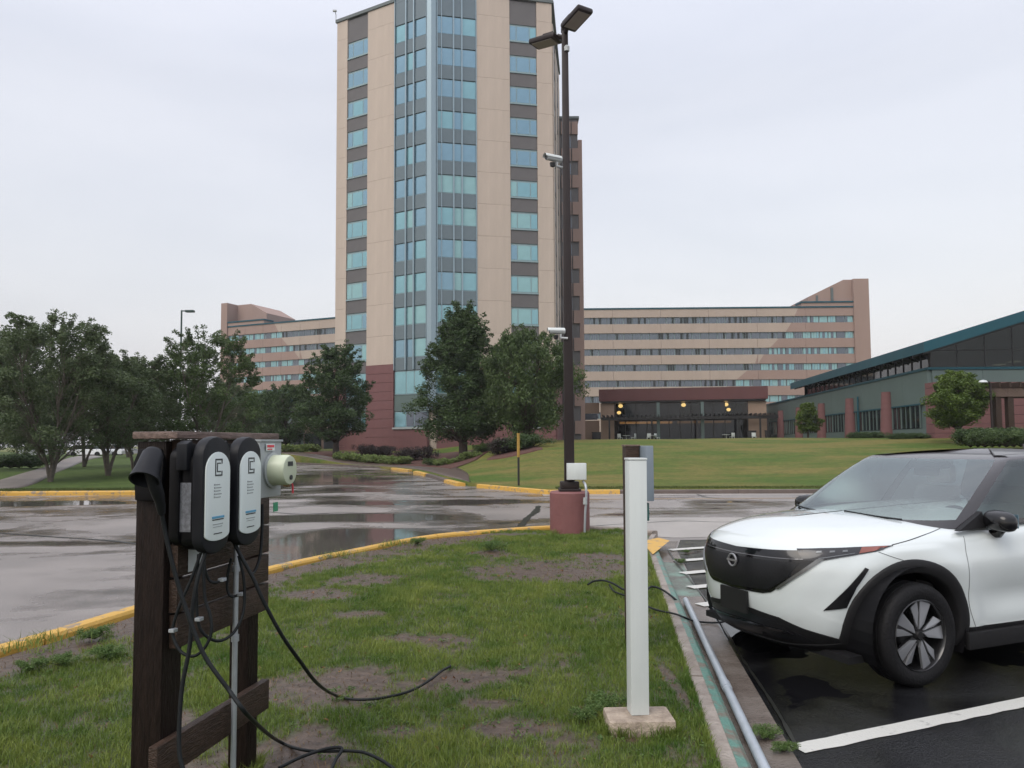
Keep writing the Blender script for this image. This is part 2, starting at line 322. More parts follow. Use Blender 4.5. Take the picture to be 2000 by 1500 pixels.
def asphalt_material(name, dry, wet, rough_dry, rough_wet, pools, pscale, thr, bump, grain=90):
    m = bpy.data.materials.new(name); m.use_nodes = True; t = m.node_tree; p = t.nodes['Principled BSDF']
    NN = t.nodes.new; LL = t.links.new; geo = NN('ShaderNodeNewGeometry')
    def nz(s, d, st=(1, 1, 1), rot=0, dist=0):
        mpn = NN('ShaderNodeMapping'); mpn.inputs['Scale'].default_value = st; mpn.inputs['Rotation'].default_value = (0, 0, rot); LL(geo.outputs['Position'], mpn.inputs[0])
        n = NN('ShaderNodeTexNoise'); n.inputs['Scale'].default_value = s; n.inputs['Detail'].default_value = d; n.inputs['Distortion'].default_value = dist; LL(mpn.outputs[0], n.inputs['Vector']); return n.outputs['Fac']
    def mth(op, a, b, c=None):
        n = NN('ShaderNodeMath'); n.operation = op
        for i, x in enumerate([a, b] + ([c] if c is not None else [])):
            if isinstance(x, (int, float)): n.inputs[i].default_value = x
            else: LL(x, n.inputs[i])
        return n.outputs[0]
    def rng(v, a, b, c=0, d=1):
        n = NN('ShaderNodeMapRange'); n.inputs[1].default_value = a; n.inputs[2].default_value = b; n.inputs[3].default_value = c; n.inputs[4].default_value = d; n.interpolation_type = 'SMOOTHSTEP'; LL(v, n.inputs[0]); return n.outputs[0]
    # standing water: low spots of a broad noise, plus measured pools
    base = nz(pscale, 3, (1.0, 1.15, 1), 0.2, 0.9)
    sx = NN('ShaderNodeSeparateXYZ'); LL(geo.outputs['Position'], sx.inputs[0])
    wetf = base
    for (cx, cy, rx, ry, amt) in pools:
        dx = mth('DIVIDE', mth('SUBTRACT', sx.outputs[0], cx), rx); dy = mth('DIVIDE', mth('SUBTRACT', sx.outputs[1], cy), ry)
        d2 = mth('ADD', mth('MULTIPLY', dx, dx), mth('MULTIPLY', dy, dy))
        wetf = mth('ADD', wetf, rng(d2, 0.2, 1.3, amt, 0.0))
    wetf2 = mth('ADD', mth('ADD', wetf, mth('MULTIPLY', mth('SUBTRACT', nz(2.6, 5, (1, 1, 1)), 0.5), 0.20)), mth('MULTIPLY', mth('SUBTRACT', nz(0.9, 4, (.35, 1.5, 1), .15, .6), 0.5), 0.34))
    pud = rng(wetf2, thr, thr + 0.06)
    damp = rng(wetf2, thr - 0.22, thr + 0.02)
    g = nz(grain, 2); g2 = nz(0.5, 6)
    cr = NN('ShaderNodeMix'); cr.data_type = 'RGBA'; cr.inputs[6].default_value = (*dry, 1); cr.inputs[7].default_value = (*wet, 1); LL(damp, cr.inputs[0])
    gm = NN('ShaderNodeMix'); gm.data_type = 'RGBA'; gm.blend_type = 'MULTIPLY'; gm.inputs[0].default_value = 1; LL(cr.outputs[2], gm.inputs[6])
    gg = mth('MULTIPLY', rng(g, 0.3, 0.7, 0.55, 1.5), rng(g2, 0.3, 0.7, 0.85, 1.12)); cmb = NN('ShaderNodeCombineXYZ')
    for i in range(3): LL(gg, cmb.inputs[i])
    LL(cmb.outputs[0], gm.inputs[7])
    LL(gm.outputs[2], p.inputs['Base Color'])
    r0 = NN('ShaderNodeMix'); r0.data_type = 'FLOAT'; r0.inputs[2].default_value = rough_dry; r0.inputs[3].default_value = rough_dry * .42; LL(damp, r0.inputs[0])
    rr = NN('ShaderNodeMix'); rr.data_type = 'FLOAT'; LL(r0.outputs[0], rr.inputs[2]); rr.inputs[3].default_value = rough_wet; LL(pud, rr.inputs[0])
    LL(rr.outputs[0], p.inputs['Roughness'])
    bs = mth('MULTIPLY', mth('SUBTRACT', 1.0, mth('MAXIMUM', pud, mth('MULTIPLY', damp, .65))), bump)
    bp = NN('ShaderNodeBump'); bp.inputs['Distance'].default_value = 0.01; LL(bs, bp.inputs['Strength']); LL(g, bp.inputs['Height'])
    rp = NN('ShaderNodeBump'); rp.inputs['Distance'].default_value = 0.006; rp.inputs['Strength'].default_value = 0.10; LL(nz(9, 3), rp.inputs['Height']); LL(bp.outputs[0], rp.inputs['Normal'])
    LL(rp.outputs[0], p.inputs['Normal']); p.inputs['Specular IOR Level'].default_value = .5 if name != 'wet_black_asphalt' else .3
    return m
POOLS = [(-15.2, 22.4, 4.6, 1.15, 0.42), (-17.0, 17.5, 3.2, 0.55, 0.24), (-13.0, 15.2, 3.0, 0.45, 0.2), (-9.5, 13.2, 2.6, 0.5, 0.2),
         (-2.9, 13.4, 1.9, 2.2, 0.36), (-4.0, 17.5, 3.4, 1.0, 0.26), (-3.0, 22.0, 4.5, 1.2, 0.22), (-6.2, 14.6, 1.6, 1.2, .2), (-6.5, 26.0, 4.5, 3.0, .16), (-10.5, 33.0, 6.5, 8.0, 0.20), (-7.5, 42.0, 6, 9, 0.2)]
M['road'] = asphalt_material('wet_road', (0.240, 0.215, 0.200), (0.095, 0.083, 0.075), 0.32, 0.035, POOLS, 0.33, 0.63, 0.55)
M['lot'] = asphalt_material('wet_black_asphalt', (0.014, 0.0145, 0.016), (0.006, 0.006, 0.007), 0.19, 0.02, [(3.9, 3.6, 1.2, 0.7, 0.2), (4.0, 7.2, 2.0, 1.6, 0.2), (2.2, 6.6, 0.35, 0.6, 0.3)], 0.9, 0.57, 0.9, 110)

def sheet(name, poly, z, m):
    me = MB().add([(x, y, z) for x, y in poly], [tuple(range(len(poly)))]).mesh(name, m)
    if me.polygons[0].normal.z < 0: me.flip_normals()
    return tag(link(name, me), kind='structure')
sheet('ground', [(-700, -100), (700, -100), (700, 1000), (-700, 1000)], -0.06, M['lawn'])
sheet('road', [(-160, -60), (160, -60), (160, 130), (-160, 130)], 0.0, M['road'])

# parking kerb line
def kx(Y, z=0): return 1.06 + 0.1335 * (Y - 4.05)          # island-side face of kerb
lot = [(kx(y) + 0.46, y) for y in (-30, 0, 5, 9)] + [(2.42, 10.6), (2.62, 12.0), (2.95, 13.2), (60, 19), (60, -30)]
sheet('parking_lot', lot, 0.004, M['lot'])
concr = mat('pale_concrete', (0.30, 0.275, 0.25), 0.32, var=0.18, scale=0.9, bump=0.4, bscale=40, contrast=0.3)
# pale concrete gutter and cross strip on the road beyond the island
sheet('gutter', [(1.0, 24.2), (90, 23.0), (90, 24.35), (1.0, 25.35)], 0.004, concr)
sheet('concrete_apron', [(1.35, 14.4), (2.9, 13.5), (60, 19.5), (60, 22.3), (18, 18.4), (8.2, 16.9), (1.6, 17.2)], 0.005, mat('pale_concrete2', (0.34, 0.315, 0.29), 0.3, var=0.2, scale=0.8, bump=0.3, bscale=40, contrast=0.3))
sheet('road_marking', [(1.3, 22.7), (60, 21.4), (60, 21.52), (1.3, 22.82)], 0.008, mat('faded_yellow_line', (0.42, 0.27, 0.12), 0.5, var=0.25, scale=3))

# hill lawn behind the road
KR = [(140, 22.0), (60, 23.8), (30, 24.6), (9.38, 24.93), (5.2, 25.3), (1.25, 25.3), (-0.41, 28.1), (-1.87, 30.2), (-3.53, 36.5), (-6.47, 46.9), (-11.5, 55.8), (-20.5, 67.5), (-40, 86)]
KR = KR[::-1]
KXs = [p[0] for p in KR]; KYs = [p[1] for p in KR]
def kyr(x): return float(np.interp(x, KXs, KYs))
def zl(X, Y):
    d = Y - kyr(X)
    a = 0.14 + 1.80 * sm(d / 30.0) * sm((X + 13) / 17.0)
    a += 0.85 * sm((Y - 56) / 16.0) * (1 - sm((X + 13) / 17.0))
    a += 0.10 * math.sin(X * 0.23) * sm(d / 8) * math.sin(Y * .17)
    return a
xs = list(np.linspace(-40, 8, 60)) + list(np.linspace(9, 40, 32)) + list(np.linspace(44, 130, 20))
ds = [-.02, 0, .3, .8, 1.5, 2.5, 4, 6, 8, 10, 12.5, 15, 18, 21, 24, 27, 31, 36, 42, 50, 60, 75, 95, 130, 180]
tag(link('hill_lawn', grid_mesh('hill_lawn', [[(x, kyr(x) + d, zl(x, kyr(x) + d) if d >= 0 else -.05) for x in xs] for d in ds], M['lawn'])), kind='structure')
# left lawn
LB = [(25.6, -10.2), (26.5, -9.8), (30, -11.2), (40, -14.2), (52, -18.8), (68, -28), (90, -44), (200, -150)]
def xl(Y): return float(np.interp(Y, [a for a, b in LB], [b for a, b in LB]))
ys = [25.9, 26.5, 27.5, 29, 31, 34, 38, 42, 47, 52, 60, 70, 85, 110, 150, 200]
def zleft(X, Y): return 0.13 + 0.25 * sm((Y - 27) / 12) + 0.15 * sm((Y - 45) / 30)
tag(link('park_lawn', grid_mesh('park_lawn', [[(xl(Y) - u * (200 + 0 * Y), Y, zleft(0, Y)) for u in [0, .002, .005, .01, .02, .04, .08, .16, .3, .5, 1]] for Y in ys], mat('park_grass', (0.035, 0.06, 0.014), 0.9, col2=(0.075, 0.11, 0.025), scale=2.5, bump=0.6, bscale=20, spec=0.2))), kind='structure')
# paths draped on the lawns
def drape(name, A, B, zf, off, m, n=14):
    A = catmull([(a[0], a[1], 0) for a in A], 6); B = catmull([(a[0], a[1], 0) for a in B], 6)
    rows = []
    for i, (a, b) in enumerate(zip(A, B)):
        rows.append([(a.x + (b.x - a.x) * k / 5, a.y + (b.y - a.y) * k / 5, zf(a.x + (b.x - a.x) * k / 5, a.y + (b.y - a.y) * k / 5) + (off if (i or 1) and 0 < kk < 7 else -.2)) for kk, k in enumerate((0, 0, 1, 2, 3, 4, 5, 5))])
    return tag(link(name, grid_mesh(name, rows, m)), kind='structure')
pathm = mat('wet_path', (0.17, 0.145, 0.13), 0.45, var=0.2, scale=1.0)
pa = [G(-120, 975, .3), G(0, 946, .38), G(70, 934, .4), G(125, 916, .42), G(165, 901, .45), G(200, 893, .5)]
pb = [G(-120, 955, .3), G(0, 932, .38), G(60, 920, .4), G(105, 906, .42), G(140, 895, .45), G(175, 889, .5)]
drape('park_path', pa, pb, zleft, 0.03, pathm)
def ox(p, d): return (p[0] + d * .55, p[1] + d * .83)
sw = [(-1.87, 30.2), (-3.53, 36.5), (-6.47, 46.9), (-11.5, 55.8), (-20.5, 67.5), (-34, 80)]
drape('sidewalk', [(p[0] + .18, p[1] + .12) for p in sw], [ox(p, d) for p, d in zip(sw, (0.22, 2.0, 3.2, 2.6, 2.4, 2.4))], zl, 0.035, mat('wet_brown_walk', (0.105, 0.075, 0.062), 0.35, var=0.2, scale=1.2))
# mulch bed before the tower
ma = [(-3.6, 43.5), (-5.2, 48.5), (-8.6, 54.6), (-13, 60.8), (-19.5, 69.5)]
mb_ = [(-2.2, 46.0), (-1.6, 54.0), (-5.0, 61.5), (-10.0, 66.5), (-18.6, 73.5)]
drape('mulch_bed', ma, mb_, zl, 0.045, M['mulch'])
drape('mulch_bed', [(-1.5, 43.6), (-.6, 42.9), (.8, 42.8), (1.8, 43.8)], [(-1.5, 44.6), (-.6, 47.0), (.8, 47.2), (1.8, 44.8)], zl, .03, M['mulch'])

# kerbs: each cast length is a piece of its own
def kerb(name, path, m, prof, seg=3.0, mats=None, gap=0.012):
    root = link(name, None); root['kind'] = 'structure'
    pts = [Vector((p[0], p[1], 0)) for p in path]
    L_ = [0]
    for a, b in zip(pts, pts[1:]): L_.append(L_[-1] + (b - a).length)
    def at(s):
        s = max(0, min(L_[-1], s)); i = max(k for k in range(len(L_)) if L_[k] <= s + 1e-9); i = min(i, len(pts) - 2)
        return pts[i].lerp(pts[i + 1], (s - L_[i]) / (L_[i + 1] - L_[i]))
    n = max(1, round(L_[-1] / seg)); 
    for k in range(n):
        a = L_[-1] * k / n + gap / 2; b = L_[-1] * (k + 1) / n - gap / 2; q = 6; vs = []
        dz = random.uniform(-.004, .004)
        for i in range(q + 1):
            s = a + (b - a) * i / q; p = at(s); d = (at(s + .3) - at(s - .3)).normalized(); nn = Vector((d.y, -d.x, 0))
            for (o, z) in prof: vs.append((p.x + nn.x * o, p.y + nn.y * o, z + dz))
        c = len(prof); fs = [(i * c + j, i * c + (j + 1) % c, (i + 1) * c + (j + 1) % c, (i + 1) * c + j) for i in range(q) for j in range(c)]
        fs += [tuple(range(c))[::-1], tuple(q * c + j for j in range(c))]
        MB().add(vs, fs).build('kerb_stone', mats[k % len(mats)] if mats else m, root)
    return root
KP = [(0, -.05), (0, .10), (.015, .128), (.05, .138), (.12, .136), (.15, .12), (.165, -.05)]
# island's road kerb (yellow)
isl_l = [(-6.6, -8), (-5.6, 0), (-4.75, 4.0), (-4.05, 5.97), (-3.7, 7.38), (-3.19, 9.52), (-2.34, 11.37), (-1.35, 13.06), (-0.02, 13.95), (0.77, 14.35), (1.5, 14.3), (2.1, 13.95), (2.5, 13.45)]
isl_lc = [tuple(v)[:2] for v in catmull([(x, y, 0) for x, y in isl_l], 5)]
ki = max(i for i, p in enumerate(isl_lc) if p[0] < .9 and p[1] > 10) + 1
kerb('yellow_kerb', isl_lc[:ki], M['yellow'], [(-o, z) for o, z in KP][::-1], 2.4)
kerb('nose_kerb', isl_lc[ki - 1:], M['concrete'], [(-o, z) for o, z in KP][::-1], 1.5)
# parking-side kerb: bare concrete back, green painted face
pk = [(kx(y) , y) for y in (-8, 0, 4, 8, 11.2)] + [(2.2, 12.3), (2.42, 13.1)]
kerb('parking_kerb', pk, M['concrete'], [(0, -.05), (0, .115), (.01, .125), (.085, .125), (.085, -.05)], 2.6)
kerb('painted_kerb_face', [(x + .086, y) for x, y in pk[:-2]], M['green_paint'], [(0, -.05), (0, .127), (.05, .122), (.075, .10), (.09, .012), (.09, -.05)], 2.6, mats=[M['green_paint'], M['green_paint'], M['green_paint'], M['concrete']])
gutm = mat('wet_gutter', (0.105, 0.080, 0.066), 0.24, col2=(0.20, 0.175, 0.155), var=0.2, scale=2.2, bump=0.3, bscale=50)
gutg = mat('green_stained_gutter', (0.10, 0.082, 0.066), 0.28, col2=(0.15, 0.25, 0.20), var=0.2, scale=3.2, bump=0.3, bscale=50, contrast=0.12)
kerb('gutter_pan', [(x + .20, y) for x, y in pk[:-1]] + [(2.62, 13.1)], gutm, [(0, -.05), (0, .010), (.14, .004), (.26, .011), (.262, -.05)], 2.3, mats=[gutg, gutm, gutg, gutg, gutm, gutm, gutm])
# hill kerb: plain dark red-brown on the right, yellow and broken at the ramp
darkk = mat('wet_kerb', (0.11, 0.085, 0.075), 0.45, var=0.25, scale=2)
kerb('road_kerb', [(90, 23.1), (60, 23.75), (30, 24.55), (9.38, 24.88), (3.6, 25.2)], darkk, [(-o, z) for o, z in KP][::-1], 4.0)
kerb('yellow_corner_kerb', [(3.6, 25.2), (1.25, 25.2), (-0.45, 27.9), (-1.2, 29.0)], M['yellow'], [(-o * 1.5, z * 1.05) for o, z in KP][::-1], 2.4)
kerb('yellow_ramp_kerb', [(-1.9, 30.1), (-2.7, 33.0)], M['yellow'], [(-o * 2.2, z) for o, z in KP][::-1], 4)
kerb('sidewalk_kerb', [(-2.7, 33.0), (-3.53, 36.4), (-4.3, 39.5)], darkk, [(-o * 2, z) for o, z in KP][::-1], 4)
kerb('yellow_walk_kerb', [(-4.3, 39.5), (-5.4, 43.5)], M['yellow'], [(-o * 2.6, z) for o, z in KP][::-1], 4.5)
kerb('yellow_end_kerb', [(-6.0, 45.6), (-7.7, 49.6)], M['yellow'], [(-o * 2.6, z) for o, z in KP][::-1], 4.5)
kerb('far_walk_kerb', [(-7.7, 49.6), (-11.5, 55.7), (-20.5, 67.4), (-34, 80)], darkk, [(-o, z) for o, z in KP][::-1], 4.0)
kerb('park_kerb', [(-120, 26.3), (-60, 26.1), (-20, 25.95), (-10.2, 25.75)], M['yellow'], [(-o, z * 1.15) for o, z in KP][::-1], 3.0)
kerb('park_corner_kerb', [(-10.1, 25.8), (-9.8, 26.5), (-11.2, 30), (-14.2, 40), (-18.8, 52), (-28, 68)], darkk, [(o, z) for o, z in KP], 4.0)

# island ground and its grass
def island_l(Y): return float(np.interp(Y, [p[1] for p in isl_lc[:46]], [p[0] for p in isl_lc[:46]]))
DIRT = [(430, 1500, 200, 60), (830, 1245, 110, 14), (1000, 1420, 90, 22), (700, 1200, 70, 9), (330, 1400, 60, 22), (690, 1338, 230, 42), (900, 1322, 120, 26), (610, 1320, 70, 18), (600, 1465, 150, 52), (1080, 1112, 200, 24), (1150, 1392, 40, 14), (960, 1372, 70, 12),
        (700, 1130, 90, 12), (620, 1158, 90, 16), (960, 1080, 50, 8), (1180, 1000, 50, 10), (1320, 1340, 14, 60), (1170, 1090, 90, 12), (770, 1425, 60, 10), (1240, 1440, 60, 12)]
DW = []
for x, y, rx, ry in DIRT:
    c = G(x, y, .1); a = G(x + rx, y, .1); b = G(x, y - ry, .1); b2 = G(x, min(1560, y + ry), .1)
    DW.append((c.x, c.y, abs(a.x - c.x), max(.1, (b.y - b2.y) / 2)))
def bare(X, Y):
    n = mnoise.fractal(Vector((X * 1.9, Y * 1.9, 3)), 1, 2, 4)
    v = 0
    for cx_, cy_, rx, ry in DW:
        d = ((X - cx_) / rx) ** 2 + ((Y - cy_) / ry) ** 2
        v = max(v, 1.25 - d)
    xl_ = island_l(Y) if Y < 13.6 else -9
    strip = 0.85 + 0.30 * mnoise.noise(Vector((Y * .9, 1, 7)))
    if Y > 11: strip *= 1.7
    v = max(v, 1.6 * (1 - (X - xl_ - .15) / strip))
    n2 = mnoise.fractal(Vector((X * 9, Y * 9, 13)), 1, 2, 3)
    return v * .85 + n * 0.62 + n2 * .68 + .0
def isl_z(X, Y): return 0.105 + 0.012 * mnoise.noise(Vector((X * 2, Y * 2, 0))) + 0.02 * mnoise.noise(Vector((X * .7, Y * .7, 5))) - 0.02
rows = []; bareval = []
NY = 240
for i in range(NY + 1):
    Y = -6 + 20.0 * i / NY
    if Y > 3: pass
    a = island_l(Y) + .08 if Y < 13.9 else 0
    b = kx(Y) + .02
    if Y > 11.2: b = float(np.interp(Y, [11.2, 12.3, 13.1, 13.6, 14.0], [kx(11.2), 2.2, 2.4, 2.3, 1.9]))
    if Y > 13.1: a = float(np.interp(Y, [13.1, 13.9, 14.0], [-1.2, 0.05, 0.2]))
    rows.append([(a + (b - a) * j / 130, Y, isl_z(a + (b - a) * j / 130, Y)) for j in range(131)])
me = grid_mesh('island_soil', rows, None)
me.materials.clear()
ca = me.color_attributes.new('bare', 'FLOAT_COLOR', 'POINT')
vals = np.zeros((len(me.vertices), 4), dtype=np.float32)
for i, v in enumerate(me.vertices):
    q = bare(v.co.x, v.co.y); vals[i] = (sm((q - .0) / .8),) * 3 + (1,)
ca.data.foreach_set('color', vals.ravel())
m = bpy.data.materials.new('soil'); m.use_nodes = True; t = m.node_tree; p = t.nodes['Principled BSDF']
at = t.nodes.new('ShaderNodeAttribute'); at.attribute_name = 'bare'
geo = t.nodes.new('ShaderNodeNewGeometry'); nz = t.nodes.new('ShaderNodeTexNoise'); nz.inputs['Scale'].default_value = 14; nz.inputs['Detail'].default_value = 8; t.links.new(geo.outputs['Position'], nz.inputs['Vector'])
r1 = t.nodes.new('ShaderNodeValToRGB'); r1.color_ramp.elements[0].position = .3; r1.color_ramp.elements[1].position = .7
r1.color_ramp.elements[0].color = (.042, .027, .018, 1); r1.color_ramp.elements[1].color = (.098, .066, .046, 1); t.links.new(nz.outputs['Fac'], r1.inputs[0])
r2 = t.nodes.new('ShaderNodeValToRGB'); r2.color_ramp.elements[0].color = (.030, .048, .012, 1); r2.color_ramp.elements[1].color = (.065, .085, .025, 1); t.links.new(nz.outputs['Fac'], r2.inputs[0])
mx = t.nodes.new('ShaderNodeMix'); mx.data_type = 'RGBA'; t.links.new(at.outputs['Color'], mx.inputs[0]); t.links.new(r2.outputs[0], mx.inputs[6]); t.links.new(r1.outputs[0], mx.inputs[7])
t.links.new(mx.outputs[2], p.inputs['Base Color']); p.inputs['Roughness'].default_value = .5
bp = t.nodes.new('ShaderNodeBump'); bp.inputs['Strength'].default_value = .8; bp.inputs['Distance'].default_value = .03; t.links.new(nz.outputs['Fac'], bp.inputs['Height']); t.links.new(bp.outputs[0], p.inputs['Normal'])
me.materials.append(m)
tag(link('island_soil', me), kind='structure')

def blades(name, pts, hs, wds, m, lean=0.6):
    n = len(pts); pts = np.array(pts); hs = np.array(hs)[:, None]; ws = np.array(wds)[:, None]
    a = np.random.rand(n) * 2 * PI; side = np.stack([np.cos(a), np.sin(a), np.zeros(n)], 1)
    a2 = np.random.rand(n) * 2 * PI; ln = np.stack([np.cos(a2), np.sin(a2), np.zeros(n)], 1) * (np.random.rand(n)[:, None] * lean) * hs
    up = np.array([[0, 0, 1.]])
    v = np.empty((n, 5, 3)); v[:, 0] = pts - side * ws; v[:, 1] = pts + side * ws
    mid = pts + up * hs * .55 + ln * .35; v[:, 2] = mid - side * ws * .7; v[:, 3] = mid + side * ws * .7
    v[:, 4] = pts + up * hs * (1 - .25 * np.random.rand(n)[:, None]) + ln
    me = bpy.data.meshes.new(name); me.vertices.add(n * 5); me.vertices.foreach_set('co', v.ravel())
    base = (np.arange(n) * 5)[:, None]; q = (base + np.array([[0, 1, 3, 2]])); tr = (base + np.array([[2, 3, 4]]))
    idx = np.concatenate([q, tr], 1).ravel(); me.loops.add(len(idx)); me.loops.foreach_set('vertex_index', idx)
    ls = np.empty((n, 2), int); ls[:, 0] = np.arange(n) * 7; ls[:, 1] = ls[:, 0] + 4
    me.polygons.add(n * 2); me.polygons.foreach_set('loop_start', ls.ravel()); me.update(calc_edges=True)
    me.materials.append(m); return link(name, me)
pts, hs, ws = [], [], []
zones = [(2.9, 6.2, 120000, 1.0), (6.2, 9.5, 75000, 1.25), (9.5, 14.0, 45000, 1.6)]
for (y0, y1, cnt, wf) in zones:
    got = 0; tries = 0
    while got < cnt and tries < cnt * 4:
        tries += 1
        Y = random.uniform(y0, y1); a = island_l(Y) + .12 if Y < 13.1 else -.6; b = (kx(Y) - .0) if Y < 11.2 else 2.2
        X = random.uniform(max(a, -0.74 * Y - .4), b)
        q = bare(X, Y)
        if Y > 13.3: q += .4
        if random.random() < (q + .05) * 1.25 + .04: continue
        tall = 1 + .8 * max(0, mnoise.noise(Vector((X * 1.3, Y * 1.3, 9))))
        pts.append((X, Y, isl_z(X, Y) - .004)); hs.append(random.uniform(.026, .062) * tall * (1 - .4 * sm(q * 1.5))); ws.append(random.uniform(.0013, .0027) * wf); got += 1
gm = leaf_mat('grass_blade', (0.062, 0.130, 0.018), (0.230, 0.275, 0.060), 1.6)
g = blades('grass', pts, hs, ws, gm, 0.9); tag(g, 'short wet green turf with bare patches on the island', 'grass', kind='stuff')
pts, hs, ws = [], [], []
while len(pts) < 26000:
    Y = 2.9 + 10.5 * random.random() ** 1.4; X = random.uniform(max(island_l(Y) + .1, -.74 * Y - .4), min(kx(Y), 2.2)); pts.append((X, Y, isl_z(X, Y) - .002)); hs.append(random.uniform(.006, .032)); ws.append(random.uniform(.0015, .0032) * (1 + (Y - 3) * .06))
g = blades('dry_grass', pts, hs, ws, leaf_mat('dry_blade', (0.10, 0.062, 0.030), (0.24, 0.165, 0.085), 3), 2.2); tag(g, 'dry brown grass litter lying between the green turf', 'dry grass', kind='stuff')
# clover, weeds and fallen leaves scattered through the turf
def leaf_bits(name, n_, size, m, label, spread_, near=None):
    C_ = []
    for _ in range(n_):
        Y = 2.9 + 9.5 * random.random() ** 1.5; X = random.uniform(max(island_l(Y) + .15, -.74 * Y - .3), min(kx(Y) - .04, 2.2)); C_.append((X, Y, isl_z(X, Y) + .012))
    rs_ = [random.uniform(.4, 1) * spread_ for _ in C_]; q = leaf_cloud(C_, rs_, [28 if spread_ > .03 else 2] * len(C_), size, .22)
    return tag(link(name, quads_mesh(name, q, m)), label, name.replace('_', ' '), kind='stuff')
leaf_bits('clover', 420, .011, LEAF['weed'], 'broad leaved clover and weed rosettes in the turf', .085)
leaf_bits('fallen_leaves', 260, .016, mat('brown_leaf', (.20, .09, .035), .6, var=.4, scale=9), 'few small brown fallen leaves on the turf', .02)
# longer unmown grass against posts, block, lamp drum and kerbs
pts, hs, ws = [], [], []
def ringt(x, y, rx, ry, n_, h0, h1):
    for _ in range(n_):
        a = random.random() * 2 * PI; k = random.uniform(1.0, 1.22); X, Y = x + rx * k * math.copysign(abs(math.cos(a)) ** .5, math.cos(a)), y + ry * k * math.copysign(abs(math.sin(a)) ** .5, math.sin(a))
        pts.append((X, Y, isl_z(X, Y))); hs.append(random.uniform(h0, h1)); ws.append(random.uniform(.0015, .003))
ringt(.713, 4.34, .19, .128, 900, .04, .10); ringt(-1.44, 3.17, .08, .08, 500, .05, .12); ringt(-1.36, 3.82, .07, .07, 500, .05, .12); ringt(1.03, 13.1, .36, .36, 1200, .05, .14); ringt(.96, 6.0, .07, .07, 300, .05, .11)
for i in range(4200):
    Y = random.uniform(3.0, 12.8); X = island_l(Y) + random.choice((-.02, .05, .3)) + random.gauss(0, .07)
    if mnoise.noise(Vector((Y * 1.7, 3, 1))) < .05: continue
    pts.append((X, Y, .10)); hs.append(random.uniform(.05, .13)); ws.append(random.uniform(.002, .004))
for i in range(2600):
    Y = random.uniform(3.2, 11); X = kx(Y) - abs(random.gauss(0, .03)); pts.append((X, Y, .10)); hs.append(random.uniform(.04, .09)); ws.append(random.uniform(.0015, .003))
g = blades('edge_grass', pts, hs, ws, gm, 1.0); tag(g, 'longer unmown grass along the kerbs and round the posts', 'grass', kind='stuff')
# tufts along far kerbs and gutters
pts, hs, ws = [], [], []
for i in range(9000):
    Y = random.uniform(25.9, 27.2); X = random.uniform(-22, -10.5); pts.append((X, Y, .14)); hs.append(random.uniform(.05, .10)); ws.append(.008)
for i in range(9000):
    X = random.uniform(1.5, 16); d = random.uniform(.15, 1.2); Y = kyr(X) + d; pts.append((X, Y, zl(X, Y) - .01)); hs.append(random.uniform(.04, .08)); ws.append(.008)
g = blades('verge_grass', pts, hs, ws, leaf_mat('verge_blade', (0.04, 0.07, 0.014), (0.11, 0.125, 0.035), .8)); tag(g, 'taller grass along the far kerb edges', 'grass', kind='stuff')

# painted lines in the lot
ld = Vector((.925, .381, 0)).normalized(); ln_ = Vector((-ld.y, ld.x, 0))
def bar(x, y, length, wd, name='parking_line', z=.009):
    a = Vector((x, y, 0)); q = [a - ln_ * wd / 2, a + ld * length - ln_ * wd / 2, a + ld * length + ln_ * wd / 2, a + ln_ * wd / 2]
    MB_ = []
    n = 40; top = []; bot = []
    for i in range(n + 1):
        p_ = a + ld * length * i / n; j1 = random.uniform(-.006, .006); j2 = random.uniform(-.006, .006)
        top.append(p_ + ln_ * (wd / 2 + j1)); bot.append(p_ - ln_ * (wd / 2 + j2))
    poly = bot + top[::-1]
    return sheet(name, [(v.x, v.y) for v in poly], z, M['marking'])
L0 = G(1558, 1466, 0)
bar(L0.x, L0.y, 5.4, .125)
for k, yy in enumerate((8.0, 8.95, 9.9, 10.9, 12.0)):
    bar(kx(yy) + .37, yy - .08, 3.7, .17, 'hatch_line', .017)
# ================================================================== BUILDINGS
def facade(root, O, A, B):
    """local frame of a wall running from A to B (left to right as seen); returns s(px) and a placer"""
    A = Vector((A[0], A[1], 0)); B = Vector((B[0], B[1], 0)); d = (B - A).normalized(); ang = math.atan2(d.y, d.x)
    def s(px, y=400): q = PL(px, y, A, B); return (Vector((q.x, q.y, 0)) - A).dot(d)
    def put(name, s0, s1, z0, z1, out, thick, m, parent=None, bevel=0):
        """box from s0..s1, z0..z1 whose outer face stands `out` in front of the wall plane"""
        nrm = Vector((d.y, -d.x, 0))
        w = A + d * s0 + nrm * out
        par = parent or root
        loc = Vector((w.x, w.y, z0)) - O
        if parent is not None and parent is not root:
            loc = Matrix.Rotation(-ang, 3, 'Z') @ (loc - parent.location); return piece(name, par, (s1 - s0, thick, z1 - z0), loc, 0, m, bevel)
        return piece(name, par, (s1 - s0, thick, z1 - z0), loc, ang, m, bevel)
    return s, put, (B - A).length
rnd = random.Random(3)

